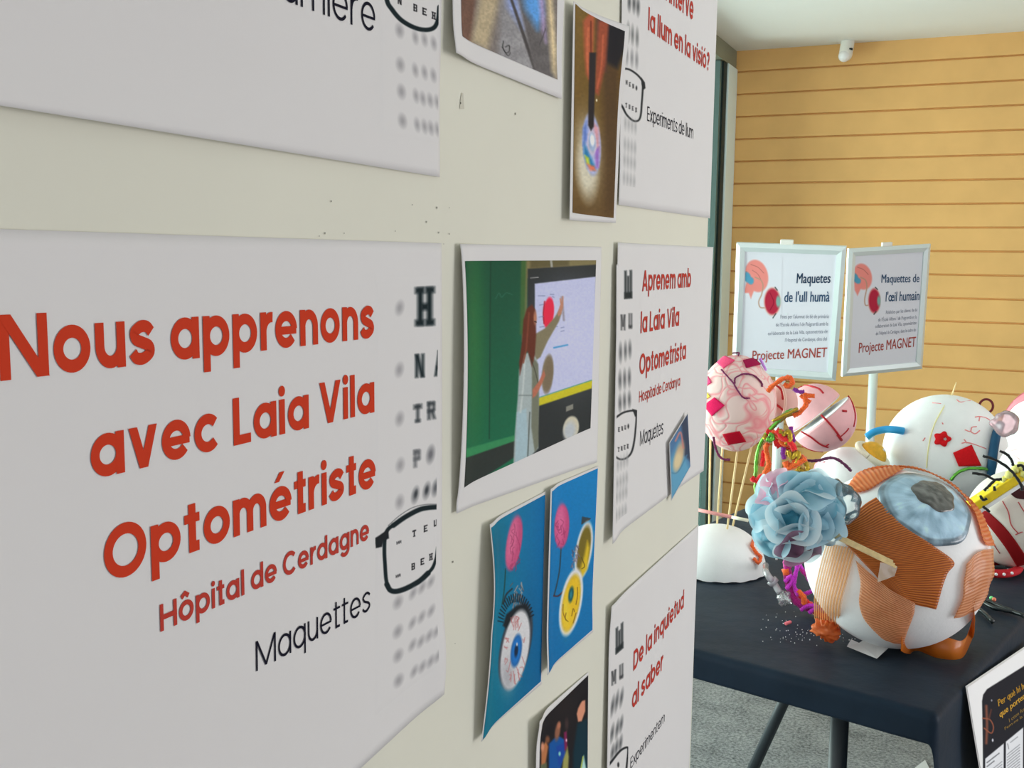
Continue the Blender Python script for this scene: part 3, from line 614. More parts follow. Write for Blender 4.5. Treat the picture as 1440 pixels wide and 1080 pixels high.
# teacher photo
S = Sheet('photo_print', [(647, 343), (846, 347), (840, 650), (642, 722)], lambda u, v: 0.007 * np.exp(-(u / .07) ** 2) * (.35 + .65 * np.sin(np.pi * np.clip(v * 1.05, 0, 1)) ** .6) + .0012 * np.exp(-((u - 1) / .1) ** 2) * v,
          'photo print of a teacher reaching up to a bright classroom screen', 'photo', 'photo prints on the board')
def pa(I):
    x, y = I.x, I.y; I.c[:] = (24, 84, 62)
    g = np.clip((y - 360) / 300, 0, 1)[:, None]; I.c = (1 - g) * np.array((20, 74, 54)) + g * np.array((20, 104, 72))
    I.glow(668, 480, 14, 150, (44, 112, 60), .7); I.line([(690, 366), (688, 617)], 1.2, (12, 52, 40), .7)
    I.line([(697, 420), (702, 412), (705, 418), (712, 412), (720, 414)], .7, (70, 130, 110), .6, .6)
    I.poly([(734, 366), (840, 364), (840, 382), (742, 392), (740, 470), (734, 480)], (122, 112, 74), 1.5); I.poly([(733, 366), (740, 366), (738, 470), (731, 470)], (58, 96, 50), 2)
    I.poly([(746, 366), (800, 366), (800, 374), (746, 377)], (92, 84, 54), 2); I.line([(775, 366), (776, 376)], 3, (160, 160, 150), .8)
    I.poly([(652, 640), (728, 616), (728, 640), (652, 690)], (42, 50, 48), 1.2); I.poly([(652, 632), (724, 612), (724, 620), (652, 645)], (50, 132, 84), 1)
    I.poly([(742, 378), (840, 372), (835, 560), (830, 610), (742, 650)], (40, 46, 48), 1.0)
    I.poly([(752, 399), (838, 389), (834, 540), (753, 562)], (186, 190, 222), .8); I.glow(800, 470, 40, 60, (196, 198, 230), .6)
    I.poly([(750, 562), (834, 534), (832, 546), (748, 574)], (196, 186, 40), .9); I.line([(752, 561), (834, 534)], 1.3, (70, 150, 130), .6)
    I.ell(771.5, 440, 7.5, 22, (236, 40, 72), .8, 5); I.line([(766, 424), (764, 440), (765, 455)], 2, (170, 40, 60), .6); I.line([(790, 418), (793, 450)], 3, (120, 110, 110), 1.2, .6)
    for a, b_ in (((757, 416), (766, 416)), ((774, 414), (779, 414)), ((759, 429), (764, 428)), ((758, 446), (764, 445)), ((759, 460), (765, 459)), ((780, 460), (784, 459)), ((789, 461), (793, 460)), ((789, 466), (793, 465)), ((777, 417), (779, 418))): I.line([a, b_], 1.2, (110, 120, 160), .6, .8)
    I.line([(779, 489), (798, 485)], 2.2, (70, 150, 200), .7); I.line([(746, 391), (757, 390)], .9, (180, 180, 180), .5)
    I.ell(803, 602, 11, 17, (196, 190, 168), 1, 10); I.ell(801, 606, 8, 13, (180, 186, 190), 3, 10); I.poly([(796, 572), (806, 568), (806, 575), (796, 579)], (130, 130, 120), .8)
    I.poly([(752, 470), (766, 462), (780, 446), (786, 436), (790, 440), (786, 452), (770, 480), (760, 502), (752, 508)], (126, 118, 92), 1)
    I.poly([(784, 440), (788, 428), (787, 420), (789, 419), (790, 424), (791, 416), (792.5, 417), (792, 432), (789, 442), (785, 445)], (184, 128, 104), .8)
    I.poly([(736, 500), (748, 492), (756, 508), (758, 560), (756, 610), (757, 630), (748, 640), (738, 650), (722, 652), (724, 610), (728, 560), (730, 520)], (160, 172, 172), 1.2)
    I.poly([(748, 500), (757, 512), (758, 560), (757, 628), (752, 636), (747, 600), (748, 550)], (112, 116, 100), 1.2); I.poly([(727, 580), (740, 574), (744, 640), (724, 652)], (158, 182, 190), 1.4); I.line([(745, 580), (742, 645)], 1.6, (84, 92, 88), .8)
    I.line([(738, 504), (736, 540), (732, 580)], 2, (190, 198, 196), 1.2); I.line([(730, 556), (752, 556)], 1.2, (110, 120, 120), 1)
    I.poly([(741, 434), (748, 428), (753, 436), (754, 470), (752, 500), (748, 516), (742, 494), (738, 498), (731, 528), (730, 510), (734, 480), (736, 450)], (96, 46, 34), 1.2); I.line([(744, 440), (740, 490), (736, 510)], 2, (128, 66, 48), 1); I.ell(752.6, 447, 2.2, 9, (176, 118, 92), 1)
    I.line([(752, 452), (754, 453)], 1.6, (40, 26, 24), .5); I.line([(744, 498), (752, 520), (757, 540)], 1, (60, 60, 50), .6)
    I.ell(770, 526, 8, 27, (128, 116, 92), 1, 5); I.ell(771, 527, 6, 23, (118, 104, 84), 2, 5)
    I.poly([(749, 548), (758, 536), (765, 520), (767, 528), (762, 540), (754, 556), (749, 560)], (176, 106, 84), .9)
    I.speck(.05, 2, 2)
printed(S, 'printed_image', [(653.5, 367), (838, 366), (830, 602), (652.5, 685.5)], (190, 270), pa, S.o, M['gloss_ink'], (24, 84, 62), label='classroom photograph with green board and bright screen')

# right sheet
S = Sheet('poster_sheet', [(869, 341), (1003, 347.5), (989.5, 662), (861.5, 765)], lambda u, v: 0.008 * np.exp(-(u / .09) ** 2) * (.4 + .6 * v) + .003 * np.exp(-((u - 1) / .12) ** 2) * (1 - v) + .002 * np.exp(-((u - 1) / .1) ** 2) * v,
          'white sheet at the right reading Aprenem amb la Laia Vila', 'poster', 'white poster sheets pinned on the board')
z8 = lambda x, y: (860 + x / 6, 360 + y / 6); z6 = lambda x, y: (840 + x / 2.348, 320 + y / 2.348)
lettering(S, 'heading_text', 'Aprenem amb', z8(256, 298), z8(666, 262), z8(256, 121), M['red_ink2'], S.o, w=0.130)
lettering(S, 'heading_text', 'la Laia Vila', z8(242, 652), z8(566, 588), z8(242, 478), M['red_ink2'], S.o, w=0.130)
lettering(S, 'heading_text', 'Optometrista', z8(232, 1003), z8(623, 868), z8(232, 832), M['red_ink2'], S.o, w=0.130)
lettering(S, 'subtitle_text', 'Hospital de Cerdanya', z6(137, 578), z6(272, 522), z6(137, 541), M['red_ink2'], S.o, w=0.10, label='smaller red line of lettering')
lettering(S, 'subtitle_text', 'Maquetes', z6(140, 722), z6(216, 681), z6(140, 673), M['black_ink'], S.o, w=0.066, label='thin black lettering')
def pa(I):
    slab(I, 'W', 878.2, 381, 888.6, 420, (38, 44, 46), 1.6, -.1)
    slab(I, 'M', 873.3, 443, 879, 464, (60, 62, 64), 1.6); slab(I, 'U', 884, 441, 889, 462, (60, 62, 64), 1.6)
    for x, y, h_ in ((872.7, 496, 9), (879.5, 493.5, 8.5), (885.8, 491, 8), (872, 535, 9), (878.4, 533, 9), (885, 531, 8.5), (872, 567, 8), (878.2, 564, 8), (885, 561.5, 7.5)): I.ell(x, y, 1.7, h_, (86, 88, 90), 1.8)
    I.line([(862, 594), (866, 588), (876, 580.5), (889, 577.5), (894.5, 580), (895, 590), (894, 602), (892, 620), (888, 636), (881, 644), (873, 646), (867, 643), (862, 636)], 2.6, (40, 42, 44), .7); I.poly([(889, 575), (897, 577), (897.5, 584), (893, 586)], (40, 42, 44), .7)
    for k in range(4):
        slab(I, 'ENUS'[k], 869.5 + k * 4.3, 601 - k * 1.5, 871.8 + k * 4.3, 607 - k * 1.5, (44, 44, 46), .6); slab(I, 'TNEH'[k], 869 + k * 4.2, 629 - k * 1.5, 871.2 + k * 4.2, 635 - k * 1.5, (44, 44, 46), .6)
        for r, yy in enumerate((654, 680, 699, 725)): I.ell(869 + k * 4.3 - r * .7, yy - 2.6 * k, 1.2, 5.5, (160, 160, 160), 1.7)
printed(S, 'eye_chart_print', [(867, 372), (900, 373), (895, 716), (864.8, 740)], (60, 420), pa, S.o, M['ink'], WH, flush=True)
# little photo stuck on it
S = Sheet('photo_print', [(941, 623), (967, 580), (971, 656.5), (944, 704.6)], lambda u, v: .0025 + 0 * u, 'tiny blue photo print stuck on the white sheet beside the word Maquetes', 'photo', 'photo prints on the board', base=0.003, res=(14, 14))
def pa(I):
    I.c[:] = (70, 110, 150); I.poly([(941, 650), (955, 620), (971, 660), (944, 706)], (90, 150, 180), 4); I.poly([(958, 596), (967, 580), (972, 650), (962, 640)], (50, 62, 84), 2)
    I.ell(955, 642, 6, 20, (186, 160, 130), 2, 12); I.ell(953, 648, 5, 13, (206, 190, 150), 2, 12); I.line([(950, 620), (957, 608), (961, 630)], 2, (190, 120, 110), 1); I.line([(941, 664), (953, 664), (966, 640)], 1.2, (70, 120, 150), 1); I.line([(941, 623), (944, 705)], 2, (186, 200, 204), 1)
printed(S, 'printed_image', [(941.4, 624), (966.7, 582), (970.6, 655.5), (944.3, 702)], (40, 120), pa, S.o, M['gloss_ink'], (70, 110, 150))

# blue photo with whole eyeball
S = Sheet('photo_print', [(688.8, 737.5), (767.4, 691), (761.7, 961.8), (677, 1043)], lambda u, v: 0.010 * np.exp(-(u / .16) ** 2) * (.5 + .5 * np.sin(np.pi * v)) + .002 * np.sin(np.pi * np.clip(v * 2, 0, 1)) * (1 - u),
          'blue photo print of a whole model eyeball below a pink brain', 'photo', 'photo prints on the board')
BLUE = (14, 112, 160)
def pa(I):
    x, y = I.x, I.y; g = np.clip((x - 690) / 70, 0, 1)[:, None]; h_ = np.clip((y - 760) / 260, 0, 1)[:, None]; I.c = (1 - g) * np.array((10, 122, 150)) + g * np.array((10, 104, 158)); I.c = I.c * (1 - .12 * h_)
    I.glow(700, 770, 16, 50, (8, 84, 110), .5); I.glow(744, 880, 14, 60, (10, 88, 136), .5)
    I.line([(711, 800), (709, 830), (706, 850)], 1.3, (24, 60, 50), .7)
    I.ell(723, 764, 10.5, 39, (186, 78, 120), 1, 9); I.ell(720, 760, 6, 30, (206, 104, 142), 3, 9)
    for k in range(16):
        x0, y0 = 723 + random.uniform(-7, 7), 764 + random.uniform(-30, 30); I.line([(x0, y0), (x0 + random.uniform(-4, 4), y0 + random.uniform(3, 8)), (x0 + random.uniform(-4, 4), y0 + random.uniform(8, 14))], .9, (150, 52, 92), .6, .8)
    for k in range(30):
        a = random.uniform(0, 1); x0, y0 = 722 + random.uniform(-1, 12), 818 + a * 36; I.line([(x0, y0), (x0 + random.uniform(-5, 5), y0 + random.uniform(4, 10))], 1.2, random.choice([(120, 116, 120), (86, 84, 90), (150, 148, 150)]), .6)
    I.line([(720, 828), (712, 836), (708, 848)], 2.2, (40, 44, 50), .8)
    I.ell(725, 908, 21, 62, (58, 64, 74), 1.2, 12)
    for k in range(22):
        a = math.radians(-20 - k * 7.2); cx, cy = 726 + 19 * math.cos(a), 880 + 34 * math.sin(a); I.line([(cx, cy), (cx + 7 * math.cos(a), cy + 11 * math.sin(a))], 1.6, (20, 26, 32), .6)
    I.poly([(707, 880), (712, 864), (726, 852), (740, 850), (746, 864), (744, 886), (736, 872), (722, 870), (712, 884)], (24, 32, 38), 1.5)
    I.ell(724.5, 914, 18.5, 57, (204, 204, 206), 1.2, 10); I.glow(714, 950, 10, 26, (150, 150, 156), .7)
    for k in range(26):
        a = random.uniform(0, 6.28); x0, y0 = 724 + 15 * math.cos(a), 914 + 48 * math.sin(a); I.line([(x0, y0), (x0 * .8 + 145 + random.uniform(-3, 3), y0 * .85 + 137 + random.uniform(-6, 6)), (x0 * .65 + 253 + random.uniform(-3, 3), y0 * .7 + 274 + random.uniform(-6, 6))], .8, (176, 96, 96), .6, .85)
    I.ell(726, 915, 7.6, 23.5, (40, 98, 158), 1, 8); I.ell(726, 915, 5.5, 18, (28, 112, 190), 1.5, 8); I.ell(726, 915, 2.6, 9, (20, 40, 66), .9, 6); I.ell(727, 906, 1, 2.4, (190, 200, 210), .5)
    I.speck(.05, 2, 4)
printed(S, 'printed_image', [(690.5, 742), (766.2, 695.5), (760.3, 958), (678.7, 1040)], (110, 260), pa, S.o, M['gloss_ink'], BLUE, label='blue photograph with a brain and a whole eyeball')

# blue photo with opened eyeball
S = Sheet('photo_print', [(774.5, 687.5), (841.5, 655), (834, 888.5), (770, 949.6)], lambda u, v: 0.005 * np.exp(-(u / .15) ** 2) + .002 * np.exp(-((v - 1) / .15) ** 2),
          'blue photo print of an opened yellow model eyeball with a pink brain', 'photo', 'photo prints on the board')
def pa(I):
    x, y = I.x, I.y; g = np.clip((y - 670) / 260, 0, 1)[:, None]; I.c = (1 - g) * np.array((8, 120, 182)) + g * np.array((10, 104, 160))
    I.line([(789, 770), (787, 800), (783, 822), (779, 838)], 1.6, (40, 56, 62), .7); I.line([(779, 838), (785, 838), (792, 832)], 2, (74, 36, 44), .8)
    I.ell(790, 740, 10.5, 31, (188, 74, 122), 1, 3); I.ell(788, 736, 6, 24, (208, 100, 146), 3, 3)
    for k in range(14):
        x0, y0 = 790 + random.uniform(-7, 7), 740 + random.uniform(-26, 24); I.line([(x0, y0), (x0 + random.uniform(-4, 4), y0 + random.uniform(3, 8)), (x0 + random.uniform(-4, 4), y0 + random.uniform(6, 11))], .9, (150, 48, 92), .6, .8)
    for k in range(8): I.line([(818 + k * 1.4, 737 - k * .8), (819 + k * 1.6, 727 + k * .3)], 1.2, (60, 50, 40), .5)
    I.ell(821, 774, 11.5, 41, (206, 208, 210), 1, 9); I.ell(821, 774, 8.6, 35, (112, 98, 34), 1, 9); I.poly([(826, 760), (829, 770), (826, 800), (818, 812), (816, 800), (822, 780)], (206, 176, 40), 2)
    I.line([(818, 784), (822, 796), (818, 800)], .9, (60, 50, 20), .5)
    for k in range(22): x0, y0 = 808 + random.uniform(-4, 4), 781 + random.uniform(-17, 17); I.line([(x0, y0), (x0 + random.uniform(-4, 4), y0 + random.uniform(2, 6))], 1.2, random.choice([(110, 100, 116), (140, 132, 146), (84, 76, 90)]), .6)
    I.ell(803, 847, 15, 48, (214, 214, 216), 1, 10); I.ell(803, 848, 12, 41, (190, 164, 60), 1.2, 10); I.ell(803, 848, 10.8, 38, (222, 182, 40), 1.2, 10); I.glow(796, 860, 5, 24, (240, 206, 70), .6)
    for pts in ([(796, 862), (795, 870), (799, 874)], [(804, 866), (806, 856), (808, 860)], [(812, 826), (812, 838), (810, 850)], [(792, 850), (792, 862), (796, 872)], [(806, 876), (810, 862)]): I.line(pts, 1, (110, 80, 20), .6)
    I.ell(803, 836, 3.6, 11, (20, 78, 84), 1, 8); I.ell(803, 836, 1.8, 6, (40, 120, 130), .8, 8)
    I.speck(.05, 2, 6)
printed(S, 'printed_image', [(776, 691), (840.4, 658.5), (832.8, 885.5), (771.6, 945.5)], (100, 240), pa, S.o, M['gloss_ink'], BLUE, label='blue photograph with yellow halves of an eyeball')

# dark photo at the bottom
S = Sheet('photo_print', [(759, 1014.5), (827.6, 945), (826, 1180), (752, 1262)], lambda u, v: 0.006 * np.exp(-(u / .14) ** 2) + .003 * np.exp(-(v / .1) ** 2) * (1 - u),
          'dark photo print of children in a dim room, at the bottom edge', 'photo', 'photo prints on the board')
def pa(I):
    I.c[:] = (26, 24, 28); I.glow(790, 990, 24, 30, (40, 32, 32), .6)
    I.poly([(826, 1010), (812, 1018), (806, 1060), (806, 1130), (830, 1130)], (10, 44, 56), 2)
    I.poly([(813, 996), (819, 984), (823, 982), (823, 1000), (818, 1014), (813, 1015), (811, 1004)], (206, 140, 112), 1); I.poly([(812, 992), (818, 978), (824, 974), (824, 984), (818, 986)], (22, 20, 24), 1)
    I.poly([(772, 1046), (784, 1034), (794, 1040), (794, 1060), (786, 1090), (772, 1110)], (18, 80, 150), 1.4); I.poly([(782, 1050), (794, 1044), (796, 1062), (786, 1078)], (24, 66, 150), 1.5); I.ell(784, 1029, 3.6, 12, (140, 92, 70), 1.4, 8); I.ell(786, 1020, 2.4, 5, (172, 110, 84), 1, 8)
    I.poly([(793, 1030), (797, 1028), (798, 1052), (794, 1056)], (120, 30, 76), 1.2); I.ell(797, 1018, 2.5, 8, (60, 44, 44), 1.4); I.ell(796.5, 1041, 1, 2, (230, 190, 200), .6)
    I.poly([(792, 1068), (798, 1050), (800, 1064), (798, 1100), (788, 1110)], (150, 148, 84), 1.4); I.poly([(761, 1052), (768, 1042), (771, 1050), (767, 1076), (761, 1080)], (176, 110, 70), 1.4); I.ell(763, 1050, 2.2, 6, (206, 140, 110), 1); I.ell(770, 1040, 3, 5, (120, 76, 54), 1.4)
    I.poly([(760, 1076), (769, 1072), (770, 1100), (760, 1100)], (90, 96, 70), 1.4); I.poly([(818, 1078), (821, 1062), (824, 1080), (822, 1100), (816, 1096)], (170, 210, 200), 1.2); I.line([(817, 1080), (820, 1064)], 1.4, (200, 210, 90), .8)
    I.ell(787, 1060, 1.6, 3, (130, 200, 190), .8)
printed(S, 'printed_image', [(761.3, 1018), (826.8, 949.5), (825.4, 1176), (754.5, 1256)], (110, 200), pa, S.o, M['gloss_ink'], (26, 24, 28), label='dim photograph of children')

# lower right sheet
S = Sheet('poster_sheet', [(860, 853), (982.5, 738), (969, 1083), (850, 1330)], lambda u, v: 0.005 * np.exp(-(u / .1) ** 2) * (.5 + v) + .0022 * np.exp(-(v / .07) ** 2) * (1 - u) ,
          'white sheet at the lower right reading De la inquietud al saber', 'poster', 'white poster sheets pinned on the board')
z9 = lambda x, y: (860 + x / 3.178, 740 + y / 3.178)
lettering(S, 'heading_text', 'De la inquietud', z9(96, 648), z9(321, 362), z9(96, 562), M['red_ink2'], S.o, w=0.130)
lettering(S, 'heading_text', 'al saber', z9(90, 820), z9(228, 637), z9(90, 735), M['red_ink2'], S.o, w=0.130)
lettering(S, 'subtitle_text', 'Experimentem', z9(83, 1086), z9(236, 872), z9(83, 1038), M['black_ink'], S.o, w=0.066, label='thin black lettering')
def pa(I):
    slab(I, 'W', 866, 884, 876.2, 920, (38, 44, 46), 1.5, -.9); slab(I, 'M', 860.5, 945, 866, 964, (56, 58, 60), 1.5, -.6); slab(I, 'U', 871, 936, 876.4, 956, (56, 58, 60), 1.5, -.6)
    for x, y, h_ in ((861.5, 993, 10), (867.4, 986, 10), (874, 981, 9), (861, 1031, 9), (868, 1025, 9), (873.6, 1018, 8), (861.5, 1058, 8), (867, 1051, 8), (872.7, 1045, 8)): I.ell(x, y, 1.7, h_, (80, 82, 84), 1.7, 8)
    I.line([(854, 1080), (860, 1071), (872, 1056), (882, 1051), (883.5, 1057), (882, 1072), (879, 1100)], 2.8, (36, 38, 40), .7); slab(I, 'S', 868, 1072, 871, 1079, (44, 44, 46), .6)
printed(S, 'eye_chart_print', [(860.2, 880), (888, 857), (884, 1092), (856, 1120)], (56, 330), pa, S.o, M['ink'], WH, flush=True)

# ------------------------------------------------------------------ table
ZT = H - 0.66
C0 = onZ(1310, 1000, ZT); TU = unit((-0.972, 0.233, 0)); TV = unit((0.233, 0.972, 0)); TW, TL = 0.76, 1.83
def T(a, b, z=ZT): p = C0 + a * TU + b * TV; return np.array((p[0], p[1], z))
tab = empty('folding_table', T(TW / 2, TL / 2, 0), 'long folding table under a black cloth, beside the display board', 'table')
M['table_grey'] = mat('grey_table_top', A(96, 100, 102), 0.5); M['dark_metal'] = mat('dark_grey_steel', A(40, 46, 50), 0.45, 0.5)
MB().obox(T(TW / 2, TL / 2, ZT - 0.0215), (TU, TV, np.array((0, 0, 1))), (TW / 2 - .006, TL / 2 - .006, 0.0165)).build('table_top', M['table_grey'], tab, smooth=False, bevel=0.004)
zb = ZT - 0.036
for b0 in (0.14, TL - 0.14):
    for a0 in (0.185, TW - 0.185):
        MB().tube([T(a0, b0, 0.0), T(a0, b0, zb)], 0.0155, 12).build('leg', M['dark_metal'], tab)
    s_ = 1 if b0 < 1 else -1
    MB().tube([T(0.185, b0, 0.16), T(TW - 0.185, b0, 0.16)], 0.011, 10).build('crossbar', M['dark_metal'], tab)
    MB().tube([T(TW / 2 + .1, b0 + s_ * .3, 0.30), T(TW / 2 - .05, b0 + s_ * 0.3, zb)], 0.012, 10).build('brace', M['dark_metal'], tab)
    MB().tube([T(TW / 2 + .1, b0 + s_ * .3, 0.30), T(TW - .12, b0 + s_ * 0.3, 0.24)], 0.012, 10).build('brace', M['dark_metal'], tab)
# cloth
cm = mat('black_tablecloth', A(15, 31, 46), 0.52, 0.18, noise=0.15, nscale=14, bump=0.6, bscale=16, sheen=0.03)
oF, oR, oL, oB = 0.054, 0.60, 0.05, 0.06
na, nb = 120, 170
aa = np.r_[np.linspace(-oR, -0.03, 34), np.linspace(-0.025, 0.01, 10), np.linspace(0.02, TW - .01, 50), np.linspace(TW, TW + oL, 10)]
bb = np.r_[np.linspace(-oF, 0.01, 16), np.linspace(0.02, TL - 0.01, 120), np.linspace(TL, TL + oB, 8)]
V = []; rc = 0.012
for b_ in bb:
    for a_ in aa:
        ea = max(-a_, 0) + max(a_ - TW, 0); eb = max(-b_, 0) + max(b_ - TL, 0); ca = min(max(a_, 0), TW); cb = min(max(b_, 0), TL); e = math.hypot(ea, eb) if (ea and eb) else max(ea, eb)
        da = (-1 if a_ < 0 else 1) * (ea / e if e else 0); db = (-1 if b_ < 0 else 1) * (eb / e if e else 0)
        if e > 0:
            th = min(e / rc, math.pi / 2); out = rc * math.sin(th); dn = rc * (1 - math.cos(th)) + max(0, e - rc * math.pi / 2)
            rp_ = dn * (0.03 + 0.05 * math.sin(b_ * 23 + 0.4) + 0.03 * math.sin(a_ * 31)); out += max(0.0, rp_ * .6) + dn * 0.02
        else: out = dn = 0
        z = ZT - dn + 0.0012 + (0.0012 * math.sin(a_ * 17 + b_ * 9) * math.sin(b_ * 13) if e == 0 else 0)
        if e == 0: z += 0.0025 * math.exp(-(((a_ - 0.52) - (b_ - 0.05) * .25) / .008) ** 2) * math.exp(-((b_ - .1) / .12) ** 2)
        p = T(ca, cb) - (-da) * TU * out + TV * db * out; V.append((p[0], p[1], z))
cl = MB().add(V, grid_faces(len(aa), len(bb))).build('tablecloth', cm); thicken(cl, 0.0008, 1)
tag(cl, 'black tablecloth draped over the folding table, hanging long at the right corner', 'tablecloth')
ZS = ZT + 0.004           # what stands on the cloth

# ------------------------------------------------------------------ poster stands
def stand(c, r, up, w, h, pole_px, name, label):
    c = np.asarray(c, float); r = unit(r); up = unit(up - r * (np.asarray(up) @ r)); nrm = np.cross(r, up)   # towards the reader
    if nrm[1] > 0: nrm = -nrm
    pole = onY(pole_px[0], pole_px[1], c[1] + 0.13); e = empty('poster_stand', (pole[0], pole[1], 0), label, 'poster stand', 'framed poster stands behind the table')
    bw = 0.027
    mb = MB(); o = [(-w / 2, h / 2), (w / 2, h / 2), (w / 2, -h / 2), (-w / 2, -h / 2)]; i_ = [(-w / 2 + bw, h / 2 - bw), (w / 2 - bw, h / 2 - bw), (w / 2 - bw, -h / 2 + bw), (-w / 2 + bw, -h / 2 + bw)]
    mid = [((a[0] * .55 + b_[0] * .45), (a[1] * .55 + b_[1] * .45)) for a, b_ in zip(o, i_)]
    W3 = lambda q, d: c + r * q[0] + up * q[1] + nrm * d
    rings = [(o, -0.006), (o, 0.004), (mid, 0.0095), (i_, 0.005), (i_, 0.0012)]; v = []; f = []
    for q, d in rings: v += [W3(p, d) for p in q]
    for k in range(len(rings) - 1):
        for j in range(4): f.append((k * 4 + j, k * 4 + (j + 1) % 4, (k + 1) * 4 + (j + 1) % 4, (k + 1) * 4 + j))
    mb.add(v, f).build('frame', M['alu'], e, smooth=False)
    MB().obox(c - nrm * 0.004, (r, up, nrm), (w / 2 - .002, h / 2 - .002, 0.003)).build('backing', M['white_plastic'], e, smooth=False)
    sf = Surf(c + nrm * 0.0012, nrm, up)
    MB().obox(c + nrm * 0.0004, (r, up, nrm), (w / 2 - .01, h / 2 - .01, 0.0006)).build('poster', M['poster_paper'], e, smooth=False)
    k = c + up * (h / 2 + 0.007) - r * (0.012)
    MB().obox(k, (r, up, nrm), (0.020, 0.0075, 0.006)).build('clip', M['white_plastic'], e, bevel=0.003, smooth=False)
    MB().tube([(pole[0], pole[1], 0.012), (pole[0], pole[1], c[2] - h * .2)], 0.0165, 16).build('pole', M['alu'], e)
    MB().tube([(pole[0], pole[1], c[2] - h * .25), c - nrm * 0.006], 0.010, 10).build('arm', M['alu'], e)
    MB().tube([(pole[0], pole[1], 0.0), (pole[0], pole[1], 0.012)], 0.14, 32).build('base', M['alu'], e)
    return e, sf, (c, r, up, nrm, w / 2 - bw, h / 2 - bw)
M['poster_paper'] = mat('poster_paper', A(206, 206, 214), 0.5, 0.3)
def art(I, k):
    pk, ou, rd, rim = (218, 132, 124), (170, 96, 90), (168, 40, 62), (206, 160, 150)
    if k == 0:
        I.ell(1064, 388, 16, 23, pk, 1.0, -12); I.poly([(1050, 396), (1062, 404), (1056, 420), (1053, 412), (1046, 412)], pk, 1); I.ell(1051, 390, 5, 8, (80, 146, 176), 1, -20); I.ell(1056, 395, 4, 5, (80, 146, 176), 1)
        I.line([(1056, 372), (1066, 376), (1074, 384)], .8, ou, .5); I.line([(1058, 380), (1066, 386), (1072, 398)], .8, ou, .5); I.line([(1062, 390), (1070, 394), (1073, 402), (1071, 414), (1067, 424), (1069, 432), (1076, 433)], 1.6, (176, 140, 120), .6)
        I.ell(1086, 424, 12, 20, rim, .9, 0); I.ell(1086, 424, 10.5, 18, rd, 1, 0); I.ell(1094.5, 424, 3.2, 8, (120, 160, 150), 1); I.line([(1090, 404), (1093, 408)], 1.4, (50, 60, 60), .6); I.line([(1087, 447), (1091, 441)], 1.4, (50, 60, 60), .6); I.line([(1083, 412), (1088, 425), (1083, 436)], .8, (120, 20, 44), .6)
    else:
        I.ell(1213, 389, 13, 18.5, pk, 1.0, -12); I.poly([(1201, 396), (1212, 402), (1206, 416), (1202, 408)], pk, 1); I.ell(1203, 391, 4, 7, (80, 146, 176), 1, -20); I.ell(1207, 395, 3.5, 4, (80, 146, 176), 1)
        I.line([(1206, 376), (1214, 379), (1221, 386)], .8, ou, .5); I.line([(1210, 390), (1217, 394), (1219, 404), (1216, 420), (1217, 429), (1222, 429)], 1.5, (176, 140, 120), .6)
        I.ell(1229.5, 423, 9, 18, rim, .9); I.ell(1229.5, 423, 7.8, 16.5, rd, 1); I.ell(1236, 423, 2.5, 7, (120, 160, 150), 1); I.line([(1231, 404), (1234, 407)], 1.3, (50, 60, 60), .6); I.line([(1229, 442), (1232, 438)], 1.3, (50, 60, 60), .6)
e, sf, fr = stand((-0.585, 3.424, H - 0.174), (0.991, 0.129, -0.028), np.array((0.066, -0.3, 0.952)), .33, .45, (1093, 640), 'poster_stand', 'framed sign on a pole reading Maquetes de l\'ull humà, behind the brain on sticks')
zs = lambda x, y: (980 + x / 3.858, 300 + y / 3.858)
lettering(sf, 'title_text', 'Maquetes', zs(540, 379), zs(724, 377), zs(540, 322), M['navy_ink'], e, bold=0.02)
lettering(sf, 'title_text', 'de l\'ull humà', zs(473, 481), zs(719, 478), zs(473, 422), M['navy_ink'], e, bold=0.02)
for s_, x0, y0, x1, y1 in (('Fetes per l\'alumnat de 6è de primària', 453, 570, 715, 568), ('de l\'Escola Alfons I de Puigcerdà amb la', 428, 614, 712, 608), ('col·laboració de la Laia Vila, optometrista de', 385, 661, 708, 649), ('l\'Hospital de Cerdanya, dins del', 478, 697, 704, 690)):
    lettering(sf, 'small_text', s_, zs(x0, y0), zs(x1, y1), zs(x0, y0 - 21), M['grey_ink'], e)
lettering(sf, 'title_text', 'Projecte MAGNET', zs(300, 796), zs(704, 779), zs(300, 742), M['salmon_ink'], e, bold=0.012, label='red lettering at the foot of the poster')
printed(sf, 'brain_and_eye_print', [(1049, 362), (1100, 362), (1099, 452), (1046, 452)], (100, 170), lambda I: art(I, 0), e, M['ink'], (206, 206, 214), off=.0002)
e, sf, fr = stand((-0.33, 3.933, H - 0.181), (0.757, 0.651, 0.063), np.array((0.015, -0.114, 0.993)), .33, .45, (1226, 570), 'poster_stand', 'framed sign on a pole reading Maquettes de l\'œil humain, turned to the left')
lettering(sf, 'title_text', 'Maquettes de', zs(1000, 376), zs(1206, 373), zs(1000, 329), M['navy_ink'], e, bold=0.02)
lettering(sf, 'title_text', 'l\'œil humain', zs(1023, 478), zs(1206, 470), zs(1023, 424), M['navy_ink'], e, bold=0.02)
for s_, x0, y0, x1, y1 in (('Réalisées par les élèves de 6è', 1025, 546, 1195, 532), ('de l\'École Alfons I de Puigcerdà et la', 983, 587, 1192, 570), ('collaboration de Laia Vila, optométriste', 967, 622, 1190, 602), ('de l\'Hôpital de Cerdagne, dans le cadre du', 970, 661, 1186, 640)):
    lettering(sf, 'small_text', s_, zs(x0, y0), zs(x1, y1), zs(x0, y0 - 20), M['grey_ink'], e)
lettering(sf, 'title_text', 'Projecte MAGNET', zs(877, 757), zs(1186, 722), zs(877, 700), M['salmon_ink'], e, bold=0.012, label='red lettering at the foot of the poster')
